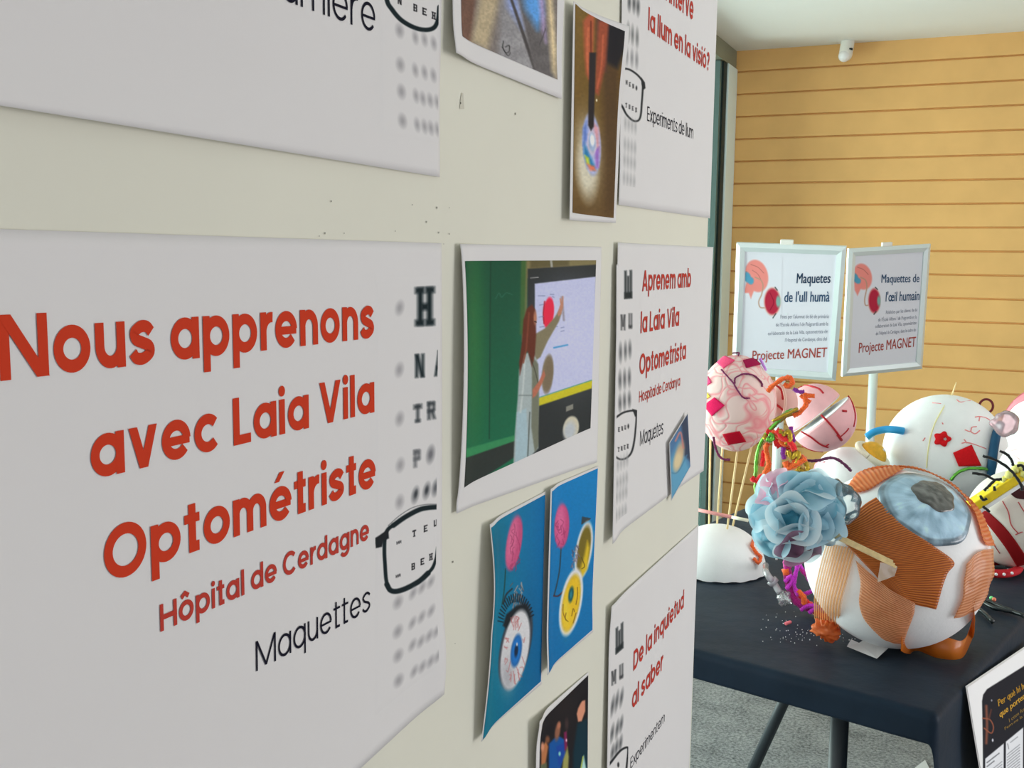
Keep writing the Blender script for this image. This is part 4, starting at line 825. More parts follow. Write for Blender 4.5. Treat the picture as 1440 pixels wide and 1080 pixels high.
printed(sf, 'brain_and_eye_print', [(1199, 364), (1240, 364), (1238, 448), (1196, 450)], (90, 160), lambda I: art(I, 1), e, M['ink'], (206, 206, 214), off=.0002)
#PART2
# ------------------------------------------------------------------ models on the table
class Egg(Ball):
    """ball stretched upwards by k"""
    def __init__(s, c, R, k): Ball.__init__(s, c, R); s.k = k
    def hit(s, x, y, off=0.0):
        S = np.array([1, 1, 1 / s.k]); d = ray(x, y) * S; d = unit(d); oc = (np.array([0, 0, H]) - s.c) * S; b = d @ oc; q = b * b - (oc @ oc - s.R ** 2)
        p = unit(oc + d * (-b - math.sqrt(max(q, 0)))); nrm = unit(p * S); return s.c + p * s.R / S + nrm * off
def ball_on(cx, cy, R): p = onZ(cx, cy, ZS + R); return Ball(p, R)
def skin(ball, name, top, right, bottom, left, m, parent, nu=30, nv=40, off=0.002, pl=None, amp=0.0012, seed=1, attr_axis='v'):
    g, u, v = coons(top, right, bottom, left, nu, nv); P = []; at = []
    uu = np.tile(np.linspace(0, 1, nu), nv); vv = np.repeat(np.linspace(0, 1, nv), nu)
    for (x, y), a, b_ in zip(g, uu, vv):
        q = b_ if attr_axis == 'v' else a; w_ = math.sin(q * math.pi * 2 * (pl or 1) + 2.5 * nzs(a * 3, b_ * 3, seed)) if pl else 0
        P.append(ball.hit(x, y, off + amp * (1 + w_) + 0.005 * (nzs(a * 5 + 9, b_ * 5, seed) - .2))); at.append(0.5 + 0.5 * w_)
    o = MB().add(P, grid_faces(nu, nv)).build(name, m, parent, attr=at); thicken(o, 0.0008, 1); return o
def nzs(x, y, s): return float(nz(np.array([x]), np.array([y]), s)[0])
def fuzzy(pts, r, name, m, parent, n=8, k=6): return MB().tube(spline(pts, k), r, 8, fuzz=0.55).build(name, m, parent)
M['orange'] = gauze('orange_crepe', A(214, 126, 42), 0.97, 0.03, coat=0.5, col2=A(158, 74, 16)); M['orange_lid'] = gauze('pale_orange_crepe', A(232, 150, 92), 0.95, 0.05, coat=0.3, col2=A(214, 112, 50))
M['orange_thin'] = gauze('thin_orange_gauze', A(240, 172, 112), 0.62, 0.36, col2=A(236, 150, 80)); M['orange_wrap'] = gauze('peach_wrap', A(226, 172, 132), 0.78, 0.16, coat=0.5, col2=A(206, 130, 72)); M['amber'] = gauze('amber_ribbon', A(206, 118, 30), 0.9, 0.0, coat=0.7)
M['film'] = film('clear_plastic', (0.98, 0.98, 0.98, 1), 0.05, 0.18, 0.07); M['pinkfilm'] = film('pink_plastic', (0.93, 0.72, 0.76, 1), 0.15, 0.25, 0.30)
M['foam_in'] = mat('cream_foam', A(226, 218, 196), 0.7, 0.25, noise=0.03, nscale=40)
PC = {}
def pc(nm, c):
    if nm not in PC: PC[nm] = mat(nm + '_pipe_cleaner', A(*c), 0.75, 0.3, noise=0.35, nscale=500, sheen=0.3)
    return PC[nm]
ORA, RED, PUR, GRN, GLD, MAG, BLK = ('orange', (236, 92, 34)), ('red', (214, 34, 38)), ('purple', (126, 40, 140)), ('green', (96, 170, 60)), ('gold', (170, 136, 34)), ('magenta', (170, 30, 120)), ('black', (22, 22, 24))
for k_ in (GRN, GLD): pc(*k_).node_tree.nodes['Principled BSDF'].inputs['Metallic'].default_value = 0.6; pc(*k_).node_tree.nodes['Principled BSDF'].inputs['Roughness'].default_value = 0.25

# --- big model eye
EB = ball_on(1259, 785, 0.150)
e = empty('eye_model', (EB.c[0], EB.c[1], ZS), 'large white model eyeball in front with blue iris and orange crepe muscles', 'model')
MB_ = sphere_mesh(EB.c, EB.R, 96, 64); ebo = MB_.build('eyeball', M['foam'], e)
d0 = unit(EB.hit(1307, 705) - EB.c); e1 = unit(np.cross(d0, (0, 0, 1))); e2 = np.cross(d0, e1)
def sph_disc(ball, d0, al, nr, na_, name, m, parent, off, colfn, wob=0.03, bumpy=0.0012, seed=3):
    e1 = unit(np.cross(d0, (0, 0, 1))); e2 = np.cross(d0, e1); V = []; Cc = []; F = []
    for j in range(nr + 1):
        for i in range(na_):
            ph = 2 * math.pi * i / na_; w_ = 1 + wob * math.sin(3 * ph + seed) + wob * .7 * math.sin(7 * ph + 2 * seed); r = j / nr; th = al * r * w_; d = math.cos(th) * d0 + math.sin(th) * (math.cos(ph) * e1 + math.sin(ph) * e2)
            edge = 0 if j < nr else -off + 0.0004
            V.append(ball.c + d * (ball.R + off + edge + (bumpy * (nzs(8 * r * math.cos(ph) + 20, 8 * r * math.sin(ph) + 20, seed) - .3) if j < nr else 0))); Cc.append(colfn(r, ph))
    for j in range(nr):
        for i in range(na_): F.append((j * na_ + i, (j + 1) * na_ + i, (j + 1) * na_ + (i + 1) % na_, j * na_ + (i + 1) % na_))
    return MB().add(V, F).build(name, m, parent, colors=np.clip(s2l(np.clip(np.array(Cc), 0, 255)) * KA, 0.002, .93))
def iris_c(r, ph):
    n_ = nzs(30 + 6 * r * math.cos(ph), 30 + 6 * r * math.sin(ph), 5); s_ = nzs(60 + ph * 14, r * 3, 8); c = np.array((150, 182, 202)) + (n_ - .5) * 60 + (s_ - .5) * 24
    if r > .86: c = c * (.50 + .3 * n_)
    elif r > .78 and math.sin(ph) < .3: c = c * .85
    return c
M['iris'] = vmat('taped_paper', 0.3, 0.5, bump=0.5, bscale=90, coat=0.8)
ir = sph_disc(EB, d0, 0.515, 26, 90, 'iris', M['iris'], e, 0.0045, iris_c, 0.025)
sph_disc(EB, unit(EB.hit(1313, 698) - EB.c), 0.235, 14, 60, 'pupil', M['iris'], ir, 0.0068, lambda r, ph: np.array((74, 74, 70)) + 70 * (nzs(5 + 5 * r * math.cos(ph), 5 + 5 * r * math.sin(ph), 9) - .5), 0.06)['label'] = 'dark grey crumpled pupil'
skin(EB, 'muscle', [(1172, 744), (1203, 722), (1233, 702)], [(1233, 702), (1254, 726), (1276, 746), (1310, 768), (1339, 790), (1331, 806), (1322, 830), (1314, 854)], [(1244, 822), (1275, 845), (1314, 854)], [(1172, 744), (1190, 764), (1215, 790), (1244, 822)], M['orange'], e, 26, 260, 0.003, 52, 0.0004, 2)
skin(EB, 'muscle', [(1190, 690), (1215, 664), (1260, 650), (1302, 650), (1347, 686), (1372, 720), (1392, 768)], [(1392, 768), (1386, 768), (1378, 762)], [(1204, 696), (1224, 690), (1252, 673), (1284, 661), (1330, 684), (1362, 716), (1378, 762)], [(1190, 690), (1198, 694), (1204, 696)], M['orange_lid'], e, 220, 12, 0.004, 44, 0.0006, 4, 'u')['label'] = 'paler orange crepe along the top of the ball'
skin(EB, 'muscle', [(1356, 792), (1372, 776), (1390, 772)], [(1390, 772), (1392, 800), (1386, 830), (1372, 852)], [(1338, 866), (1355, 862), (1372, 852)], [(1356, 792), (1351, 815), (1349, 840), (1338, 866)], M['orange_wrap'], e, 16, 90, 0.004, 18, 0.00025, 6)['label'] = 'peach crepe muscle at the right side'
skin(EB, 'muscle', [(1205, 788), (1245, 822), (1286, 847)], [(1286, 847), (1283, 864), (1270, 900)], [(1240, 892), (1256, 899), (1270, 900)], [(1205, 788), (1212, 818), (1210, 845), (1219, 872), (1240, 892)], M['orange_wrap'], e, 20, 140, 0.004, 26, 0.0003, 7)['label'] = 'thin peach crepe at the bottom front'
# streamer hanging from the front with its gathered end
tp = [EB.hit(x, y, .006) for x, y in ((1166, 764), (1184, 768), (1206, 772))]; bt = [onZ(x, y, ZS + .022) for x, y in ((1145, 870), (1162, 880), (1182, 888))]
lf = [tp[0], EB.hit(1160, 800, .012), EB.hit(1155, 832, .014), bt[0]]; rt_ = [tp[2], EB.hit(1197, 810, .008), EB.hit(1188, 848, .01), bt[2]]
g, u, v = coons(tp, rt_, bt, lf, 60, 60); at = np.tile(0.5 + 0.5 * np.sin(np.linspace(0, 1, 60) * 2 * np.pi * 11), 60); out = unit((-0.3, -0.95, 0)); g = g + out[None] * (np.tile(np.sin(np.linspace(0, 1, 60) * 2 * np.pi * 11), 60) * .0012)[:, None]
st_ = MB().add(g, grid_faces(60, 60)).build('streamer', M['orange_thin'], e, attr=at); st_['label'] = 'loose gauze streamer hanging to the table'
tc_ = onZ(1161, 885, ZS + .025)
MB_ = sphere_mesh(tc_, 0.027, 48, 30, lambda d: 0.78 + 0.10 * math.sin(13 * math.atan2(d[0], d[2] + .01)) + 0.5 * (nzs(d[0] * 3 + 9, d[2] * 3 + d[1] * 2 + 9, 3) - .4) - .2 * abs(d[2])); MB_.build('gathered_end', M['orange_lid'], e)
# amber loop standing on the cloth at the right
pts = spline([EB.hit(1366, 850, .004), onZ(1366, 878, ZS + .035), onZ(1350, 912, ZS + .017), onZ(1318, 914, ZS + .014), onZ(1285, 906, ZS + .012), EB.hit(1268, 888, .002)], 8); V = []
for i, p in enumerate(pts):
    w_ = 0.021 + .006 * math.sin(i * .35); q = unit(p - EB.c + np.array((0, 0, .02))); V += [p + np.array((0, 0, w_)) + q * .004, p + q * .001 * math.sin(i), p - np.array((0, 0, w_)) + q * .004]
V = [np.array((p[0], p[1], max(p[2], ZS + .0008))) for p in V]; n_ = len(pts)
thicken(MB().add(V, [(i * 3 + j, i * 3 + 3 + j, i * 3 + 4 + j, i * 3 + 1 + j) for i in range(n_ - 1) for j in (0, 1)]).build('ribbon_loop', M['amber'], e), .0008)
# optic nerve: stick and tulle pouf
PF = onY(1120, 721, 1.70); pfR = 0.071
M['stick'] = mat('split_wood_stick', A(214, 190, 140), 0.55, 0.35, noise=0.15, nscale=90)
a_, b_ = onY(1158, 745, 1.695), EB.hit(1258, 793, .010); ax = unit(b_ - a_); sd = unit(np.cross(ax, (0.2, -1, 0.1))); nn = np.cross(sd, ax)
mb = MB(); 
for k, (s0, s1) in enumerate(((-.0045, -.0012), (-.0015, .0016), (.0012, .0045))): mb.obox((a_ + b_) / 2 + sd * (s0 + s1) / 2 + nn * .0006 * k, (ax, sd, nn), (np.linalg.norm(b_ - a_) / 2 + .004 * (k - 1), (s1 - s0) / 2, .0028))
mb.build('stick', M['stick'], e, smooth=False, bevel=.0006)
M['tape'] = film('tape', (0.95, 0.86, 0.70, 1), 0.5, 0.15, 0.45)
g, u, v = coons([(1240, 790), (1262, 796)], [(1262, 796), (1258, 808)], [(1236, 816), (1258, 808)], [(1240, 790), (1236, 816)], 8, 8)
MB().add([EB.hit(x, y, .012 + .003 * nzs(x / 4, y / 4, 2)) for x, y in g], grid_faces(8, 8)).build('tape', M['tape'], e)
po = bpy.data.objects.new('tulle_pouf', None); COL.objects.link(po); po.parent = e
po.location = [float(c) for c in PF - np.array(e.location)]; po['label'] = 'blue and pink ruffled tulle ball'
tul = [gauze('blue_tulle', A(172, 204, 216), 0.93, 0.0, rough=.7, col2=A(84, 150, 172)), gauze('pale_blue_tulle', A(206, 218, 224), 0.9, 0.0, rough=.7, col2=A(96, 160, 180)), gauze('teal_tulle', A(150, 194, 208), 0.94, 0.0, rough=.7, col2=A(70, 138, 160)), gauze('pink_tulle', A(230, 184, 198), 0.88, 0.0, rough=.7, col2=A(206, 130, 158)), gauze('plum_tulle', A(150, 108, 132), 0.9, 0.0, rough=.7, col2=A(92, 52, 76))]  # first colour paints rim highlights, second colour paints shadow into the folds
vd = unit(np.array([0, 0, H]) - PF); vx = unit(np.cross((0, 0, 1), vd)); vz = np.cross(vd, vx)
if vx[0] < 0: vx = -vx
if vz[2] < 0: vz = -vz
def folds(d, s_):
    a = d @ vx; b2 = d @ vz; c2 = d @ vd; ph = math.atan2(b2, a); w_ = nzs(a * 2.2 + 9 + s_, b2 * 2.2 + c2 + 9, s_)
    return .86 + .10 * abs(math.sin(2.5 * ph + 5 * w_ + s_)) + .22 * (w_ - .5)
sphere_mesh(PF, pfR * .96, 110, 80, lambda d: folds(d, 4)).build('core', tul[2], po)
rr_ = random.Random(5)
def sheet_(cdir, half, rad, s_, name, m, lab=None):
    """a swag of tulle: part of a ball about cdir, its rim rolled outwards and waving"""
    d = unit(vx * cdir[0] + vz * cdir[1] + vd * cdir[2]); t1 = unit(np.cross(d, (.3, .2, .9))); t2 = np.cross(d, t1); nr, na_ = 18, 110; V = []
    for j in range(nr):
        for i in range(na_):
            ph = 2 * math.pi * i / na_; r = j / (nr - 1); hf = half * (1 + .22 * math.sin(2 * ph + s_) + .1 * math.sin(5 * ph + 2 * s_)); th = hf * r; q = math.cos(th) * d + math.sin(th) * (math.cos(ph) * t1 + math.sin(ph) * t2)
            lift = .09 * r ** 6 * (1 + .6 * math.sin(3 * ph + s_)) + .03 * math.sin(4 * ph + 3 * r + s_) * r
            V.append(PF + q * pfR * (rad * folds(q, 4) / .9 + lift))
    o = MB().add(V, [(j * na_ + i, (j + 1) * na_ + i, (j + 1) * na_ + (i + 1) % na_, j * na_ + (i + 1) % na_) for j in range(nr - 1) for i in range(na_)]).build(name, m, po, attr=[.25 + .2 * math.sin(9 * (k_ % na_) / na_ * 6.28 * .33) + .6 * (k_ // na_ / (nr - 1)) ** 3 for k_ in range(nr * na_)])  # mask for the painted highlight, stronger towards the rim
    if lab: o['label'] = lab
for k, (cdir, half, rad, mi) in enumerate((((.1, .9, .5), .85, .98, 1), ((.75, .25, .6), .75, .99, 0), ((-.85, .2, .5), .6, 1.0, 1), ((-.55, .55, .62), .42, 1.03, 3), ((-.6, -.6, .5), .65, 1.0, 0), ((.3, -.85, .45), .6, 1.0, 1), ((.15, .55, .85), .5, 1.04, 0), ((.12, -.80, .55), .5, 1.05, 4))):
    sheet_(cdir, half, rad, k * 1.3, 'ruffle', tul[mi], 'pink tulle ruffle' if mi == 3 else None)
def swirl(cx, cz, r0, turns, grow, lip, hgt, m, s_):
    """rolled-up strip of tulle seen from its open end"""
    V = []; N = int(60 * turns); nr = 8; cd_ = unit(vx * cx + vz * cz + vd * math.sqrt(max(.05, 1 - cx * cx - cz * cz)))
    t1 = unit(np.cross(cd_, vz)); t2 = np.cross(t1, cd_); q0 = PF + cd_ * pfR * .80
    for i in range(N):
        a = 2 * math.pi * i / 60 + s_; r = (r0 + grow * i / 60) * (1 + .12 * math.sin(2 * a + s_) + .07 * math.sin(5 * a)); wv = .25 * math.sin(3.3 * a + s_)
        for j in range(nr):
            h_ = j / (nr - 1); rr2 = r * (.72 + .28 * h_) + lip * h_ ** 3 * (1 + wv); V.append(q0 + (t1 * math.cos(a) + t2 * math.sin(a)) * rr2 + cd_ * hgt * (h_ - .15 * h_ ** 4) * (1 + wv * .5) * (1 - .3 * i / N))
    MB().add(V, [(i * nr + j, (i + 1) * nr + j, (i + 1) * nr + j + 1, i * nr + j + 1) for i in range(N - 1) for j in range(nr - 1)]).build('ruffle', m, po, attr=[((k_ % nr) / (nr - 1)) ** 1.8 for k_ in range(N * nr)])  # painted shade at the base of the roll, painted highlight at its lip
swirl(-.10, -.12, .010, 1.9, .014, .013, .024, tul[1], .4); swirl(.45, -.22, .012, 1.5, .012, .012, .022, tul[0], 2.0); swirl(.0, -.62, .013, 1.3, .012, .014, .020, tul[1], 3.6)
swirl(-.66, -.10, .010, 1.3, .011, .012, .018, tul[2], 5.0); swirl(.22, .42, .012, 1.2, .012, .012, .018, tul[0], 1.0)
wr = onY(1174, 708, 1.715)
MB().add(*(lambda s_: (s_.v, s_.f))(sphere_mesh(wr, 0.036, 40, 26, lambda d: .85 + .35 * (nzs(d[0] * 3 + 3, d[2] * 3 + d[1] * 3 + 3, 6))))).build('plastic_wrap', M['film'], po)
# paper under the ball
def flat_thing(name, pts3, faces, m, label, cat, group=None, th=0.0004):
    o = MB().add(pts3, faces).build(name, m, smooth=False); thicken(o, th, 1); return tag(o, label, cat, group)
Zp = lambda x, y, h=0.0: onZ(x, y, ZS + h)
flat_thing('folded_paper', [Zp(1191, 909, .001), Zp(1197, 899, .012), Zp(1208, 904, .006), Zp(1232, 889, .010), Zp(1258, 903, .010), Zp(1233, 926, .002)], [(0, 1, 2), (0, 2, 5), (2, 3, 5), (3, 4, 5)], M['paper'], 'small folded white paper tucked under the front of the big eyeball', 'paper')

# --- brain on sticks
DC = onZ(1010, 800, ZS); DR = 0.098; BC = onY(1035, 567, DC[1]); BR = Egg(BC, 0.077, 1.30)
e = empty('brain_model', DC, 'pink model brain with red felt patches held on sticks over a white dome', 'model')
mb = MB(); V = []; nu_, nv_ = 72, 24
for j in range(nv_ + 1):
    for i in range(nu_):
        ph = 2 * math.pi * i / nu_; th = math.pi / 2 * j / nv_; r = DR * (1 + .015 * math.sin(3 * ph)); z_ = DR * .96 * math.cos(th); dz = (.0016 * abs(math.sin(4 * ph)) + .001 * math.sin(17 * ph)) if j >= nv_ - 1 else 0
        V.append(DC + np.array((r * math.sin(th) ** .9 * math.cos(ph), r * math.sin(th) ** .9 * math.sin(ph), max(z_, 0) + (max(dz, 0) if j == nv_ else 0))))
mb.add(V, [(j * nu_ + i, (j + 1) * nu_ + i, (j + 1) * nu_ + (i + 1) % nu_, j * nu_ + (i + 1) % nu_) for j in range(nv_) for i in range(nu_)]).build('dome', M['foam'], e)
DB = Ball(DC, DR * .985)
bm_ = mat('pink_brain', A(246, 214, 206), 0.65, 0.3); n = bm_.node_tree; b = n.nodes['Principled BSDF']; t = n.nodes.new('ShaderNodeTexCoord')
prev = None
rm = n.nodes.new('ShaderNodeValToRGB'); rm.color_ramp.elements[0].position = 0.0; rm.color_ramp.elements[0].color = A(222, 140, 146); rm.color_ramp.elements[1].position = 0.03; rm.color_ramp.elements[1].color = A(240, 194, 188)
rm.color_ramp.elements.new(.016).color = A(232, 172, 170)
for k_, sc_ in enumerate((15, 21)):
    q = n.nodes.new('ShaderNodeTexNoise'); q.inputs['Scale'].default_value = sc_; q.inputs['Detail'].default_value = 0.6; q.inputs['Distortion'].default_value = 0.5
    mp = n.nodes.new('ShaderNodeMapping'); mp.inputs['Location'].default_value = (3.1 * k_, 1.7 * k_, 0.4); n.links.new(t.outputs['Object'], mp.inputs[0]); n.links.new(mp.outputs[0], q.inputs['Vector'])
    for lv in (0.44, 0.57):
        d1 = n.nodes.new('ShaderNodeMath'); d1.operation = 'SUBTRACT'; d1.inputs[1].default_value = lv; d2 = n.nodes.new('ShaderNodeMath'); d2.operation = 'ABSOLUTE'
        n.links.new(q.outputs['Fac'], d1.inputs[0]); n.links.new(d1.outputs[0], d2.inputs[0])
        if prev is None: prev = d2
        else:
            mm = n.nodes.new('ShaderNodeMath'); mm.operation = 'MINIMUM'; n.links.new(prev.outputs[0], mm.inputs[0]); n.links.new(d2.outputs[0], mm.inputs[1]); prev = mm
n.links.new(prev.outputs[0], rm.inputs[0]); n.links.new(rm.outputs[0], b.inputs['Base Color'])
mr2 = n.nodes.new('ShaderNodeMapRange'); mr2.inputs['From Max'].default_value = .05; n.links.new(prev.outputs[0], mr2.inputs['Value'])
bp = n.nodes.new('ShaderNodeBump'); bp.inputs['Strength'].default_value = .3; bp.inputs['Distance'].default_value = .003; n.links.new(mr2.outputs[0], bp.inputs['Height']); n.links.new(bp.outputs[0], b.inputs['Normal'])
s_ = sphere_mesh(np.zeros(3), 0.077, 64, 44); s_.v = [tuple(BC + np.array((p[0] * (1 + .06 * (abs(p[2]) < .05)), p[1], p[2] * 1.30))) for p in s_.v]
s_.build('brain', bm_, e)
zb = lambda x, y: (980 + x / 4.5, 480 + y / 4.5)
for q, c, nm in (([(130, 140), (175, 95), (240, 125), (170, 175)], (226, 76, 116), 'pink'), ([(290, 125), (375, 105), (400, 150), (310, 172)], (146, 16, 64), 'crimson'), ([(48, 405), (115, 355), (178, 405), (100, 472)], (206, 24, 84), 'bright crimson'), ([(165, 585), (270, 565), (310, 630), (200, 650)], (172, 6, 36), 'dark red'), ([(40, 240), (75, 222), (97, 262), (45, 300)], (220, 70, 120), 'pink'), ([(40, 345), (70, 325), (90, 350), (55, 372)], (240, 206, 90), 'yellow')):
    q = [zb(*p) for p in q]; g, u, v = coons([q[0], q[1]], [q[1], q[2]], [q[3], q[2]], [q[0], q[3]], 9, 9)
    o = MB().add([BR.hit(x, y, .003) for x, y in g], grid_faces(9, 9)).build('felt_patch', mat(nm + '_felt', A(*c), 0.9, 0.2, noise=.08, nscale=300), e); thicken(o, .0015, 1); o['label'] = nm + ' patch'
for (x0, y0), (x1, y1) in (((999, 618), (996, 734)), ((1016, 628), (1008, 729)), ((1037, 634), (1023, 743)), ((1056, 632), (1032, 736))):
    lo = DB.hit(x1, y1, -.004); hi = onY(x0, y0, lo[1] + .02 * (x1 < 1000) + .012); hi = hi + unit(hi - lo) * .02; MB().tube([lo, hi], .0022, 8).build('skewer', M['skewer'], e)
plum = mat('plum_pipe_cleaner', A(112, 44, 82), .8, .2, noise=.3, nscale=400)
for pts in ([(160, 185), (185, 215), (230, 265), (255, 310), (290, 355), (330, 360)], [(240, 270), (245, 235), (300, 212), (360, 225), (400, 265), (405, 290)], [(225, 85), (250, 78), (266, 70), (262, 100)]): fuzzy([BR.hit(*zb(*p), .004) for p in pts], .0017, 'pipe_cleaner', plum, e)
fuzzy([onY(*zb(*p), DC[1] - .06) for p in ((105, 605), (112, 650), (130, 705), (160, 742), (210, 750))], .0024, 'pipe_cleaner', plum, e)
MB().tube(spline([BR.hit(*zb(415, 65), .010), BR.hit(*zb(418, 120), .006), BR.hit(*zb(424, 190), .005)], 5), [.0035] + [.0028] * 9 + [.002], 10).build('clip', mat('lilac_plastic', A(196, 132, 232), .35, .5), e)
stc = onY(1098, 566, DC[1] + .12)
sphere_mesh(stc, 0.036, 32, 24, lambda d: .9 + .2 * nzs(d[0] * 2 + 4, d[2] * 2 + 4, 3)).build('brainstem', mat('dull_pink_foam', A(206, 160, 152), .7, .25), e)
for pts in (((1088, 566), (1096, 572), (1102, 578)), ((1090, 540), (1098, 548), (1101, 562))): fuzzy([onY(x, y, DC[1] + .078) for x, y in pts], .0022, 'vein', mat('red_paint', A(176, 30, 34), .6), e)
MB().tube(spline([onY(x, y, DC[1] + .075) for x, y in ((1086, 536), (1098, 540), (1104, 556), (1104, 572), (1100, 588))], 5), .0028, 8).build('loop', mat('beige_tube', A(214, 176, 160), .4, .4), e)
fuzzy([DB.hit(x, y, .006) for x, y in ((1067, 768), (1061, 760), (1055, 768), (1059, 777), (1066, 784), (1063, 792), (1057, 786))], .0036, 'pipe_cleaner', pc(*ORA), e)
# pink painted stick across the skewers
t = empty('painted_stick', onY(981, 716, DC[1] - .07), 'thin pink painted stick lying across the skewers above the white dome', 'stick')
p_, q_ = onY(972, 715, DC[1] - .06), onY(1052, 732, DC[1] - .085); sp = p_ + (q_ - p_) * .72
MB().tube([p_, sp], .0036, 8).build('painted_end', mat('pink_paint', A(244, 150, 146), .5), t); MB().tube([sp, q_], .0034, 8).build('bare_end', M['foam_in'], t)

# --- pipe cleaner nerve hanging between brain and pink halves
YN = DC[1] - .075
e = empty('pipe_cleaner_bundle', onY(1098, 640, YN), 'bright tangle of tinsel and orange pipe cleaners hanging beside the brain on sticks', 'pipe cleaners')
zc = lambda x, y, dy=0.0: onY(1030 + x / 9.0, 600 + y / 9.0, YN + dy); zd = lambda x, y, dy=0.0: onY(980 + x / 4.5, 480 + y / 4.5, YN + dy)
for c, r, pts in ((GRN, .0042, [zd(640, 430), zd(570, 450), zd(500, 520), zd(430, 600), zd(390, 680), zd(375, 780), zd(372, 880), zd(378, 985)]),
                  (GLD, .005, [zd(640, 440, .01), zd(560, 475, .01), zd(490, 530, .01), zd(440, 590, .0), zd(430, 620, -.01)]), (GLD, .004, [zd(640, 425, -.01), zd(590, 450, -.01), zd(480, 505, -.01)]),
                  (ORA, .005, [zd(450, 320), zd(470, 290), zd(540, 240), zd(590, 230), zd(605, 260), zd(575, 285), zd(550, 270)]), (ORA, .005, [zd(745, 345), zd(700, 345), zd(680, 340), zd(690, 400), zd(650, 450), zd(610, 470)]), (ORA, .004, [zd(655, 340), zd(680, 360), zd(720, 385)]),
                  (RED, .0065, [zc(430, 60), zc(520, 90), zc(560, 180), zc(640, 240), zc(740, 250)]), (ORA, .006, [zc(500, 60, -.01), zc(600, 130, -.01), zc(640, 210, -.01), zc(760, 230, -.01)]), (RED, .006, [zc(560, 40, -.015), zc(640, 90, -.015), zc(680, 180, -.015)]), (RED, .006, [zc(600, 260), zc(560, 200), zc(620, 150), zc(720, 200)]),
                  (GLD, .005, [zd(520, 560, -.02), zd(545, 590, -.02), zd(580, 570, -.02), zd(590, 620, -.02), zd(560, 650, -.02)]), (GRN, .005, [zd(455, 590, -.02), zd(480, 600, -.02), zd(470, 625, -.02), zd(440, 620, -.02)]), (GLD, .005, [zd(580, 690, -.02), zd(600, 740, -.02), zd(640, 700, -.02), zd(640, 750, -.02), zd(620, 790, -.02)]), (RED, .006, [zd(505, 560, -.02), zd(540, 610, -.02), zd(590, 640, -.02), zd(620, 690, -.02)]), (ORA, .006, [zd(560, 760, -.02), zd(580, 800, -.02), zd(640, 770, -.02), zd(690, 740, -.02)]),
                  (PUR, .005, [zc(740, 0), zc(740, 80), zc(770, 150), zc(760, 190)]), (PUR, .0045, [zc(650, 260, -.01), zc(640, 330, -.01), zc(655, 410, -.01)]), (PUR, .004, [zd(610, 300), zd(650, 320), zd(680, 318)]),
                  (ORA, .0055, [zc(450, 210, -.01), zc(420, 280, -.01), zc(450, 400, -.01), zc(455, 500, -.01), zc(400, 610, -.01), zc(360, 720, -.01), zc(330, 810, -.01)]), (RED, .005, [zc(400, 300), zc(385, 400), zc(375, 500)]), (RED, .0055, [zc(240, 640, -.01), zc(300, 690, -.01), zc(370, 620, -.01), zc(330, 730, -.01)]),
                  (ORA, .0055, [zc(700, 570), zc(690, 480), zc(740, 500), zc(800, 430), zc(870, 380), zc(920, 420)]), (GLD, .0045, [zc(690, 370), zc(710, 300), zc(730, 370), zc(760, 390), zc(780, 330), zc(820, 370), zc(840, 310)]), (GLD, .005, [zc(820, 570), zc(850, 480), zc(900, 430), zc(950, 500), zc(930, 570), zc(850, 540)]), (GLD, .003, [zc(470, 540), zc(490, 600), zc(510, 660), zc(530, 640)]),
                  (('plum', (84, 24, 66)), .0032, [zc(930, 430, .02), zc(1080, 430, .02), zc(1220, 395, .04), zc(1320, 410, .05), zc(1420, 480, .06), zc(1500, 560, .07)])):
    fuzzy(pts, r * .95, 'pipe_cleaner', pc(*c), e)

# --- pink halves on the opened white eye
WB = ball_on(1192, 676, 0.087); PK = onY(1154, 586, WB.c[1] - .07); pr = .084
e = empty('opened_eye_model', (WB.c[0], WB.c[1], ZS), 'white foam eyeball with cream rim and yellow filling under the split pink brain', 'model')
sphere_mesh(WB.c, WB.R, 64, 44).build('eyeball', M['foam'], e)
rc_ = WB.hit(1226, 640, .004); rax = unit(unit(rc_ - WB.c) + np.array((.1, -.3, .3))); f1 = unit(np.cross(rax, (0, 0, 1))); f2 = np.cross(rax, f1)
MB().tube([rc_ + .041 * (math.cos(a) * f1 + math.sin(a) * f2) for a in np.linspace(0, 2 * math.pi, 40)], .009, 12, cap=False).build('rim', M['foam_in'], e)
sphere_mesh(rc_ - rax * .004, .037, 24, 8, axis=rax, lim=1.3).build('filling', mat('yellow_paint', A(222, 168, 44), .5, .4, noise=.2, nscale=60), e)
MB().obox(rc_ + rax * .028 + f2 * .012, (unit(f1 + f2 * .8), unit(f2 - f1 * .8), rax), (.008, .004, .003)).build('white_block', M['foam'], e, bevel=.001)
for pts in (((1138, 648), (1140, 660), (1142, 670)), ((1146, 640), (1145, 655), (1150, 668), (1156, 678)), ((1142, 655), (1150, 652), (1160, 650))): MB().tube(spline([WB.hit(x, y, .001) for x, y in pts], 4), .0022, 6).build('vein', mat('pink_line', A(240, 150, 160), .6), e)
e = empty('split_brain_model', PK - np.array((0, 0, pr)), 'pink foam ball cut in two halves with painted red lines, behind the tulle pouf', 'model')
lineD = unit(onY(1188, 548, PK[1]) - onY(1122, 598, PK[1])); nrm = unit(np.cross(lineD, (-.28, -1, 0.0))); 
if nrm[2] < 0: nrm = -nrm
nrm = unit(nrm + np.array((0, -.26, 0)))
pkm = mat('pink_painted_foam', A(232, 168, 172), .6, .3, noise=.05, nscale=40, bump=.06, bscale=150); cutm = mat('pale_cut_foam', A(244, 230, 226), .7, .25)
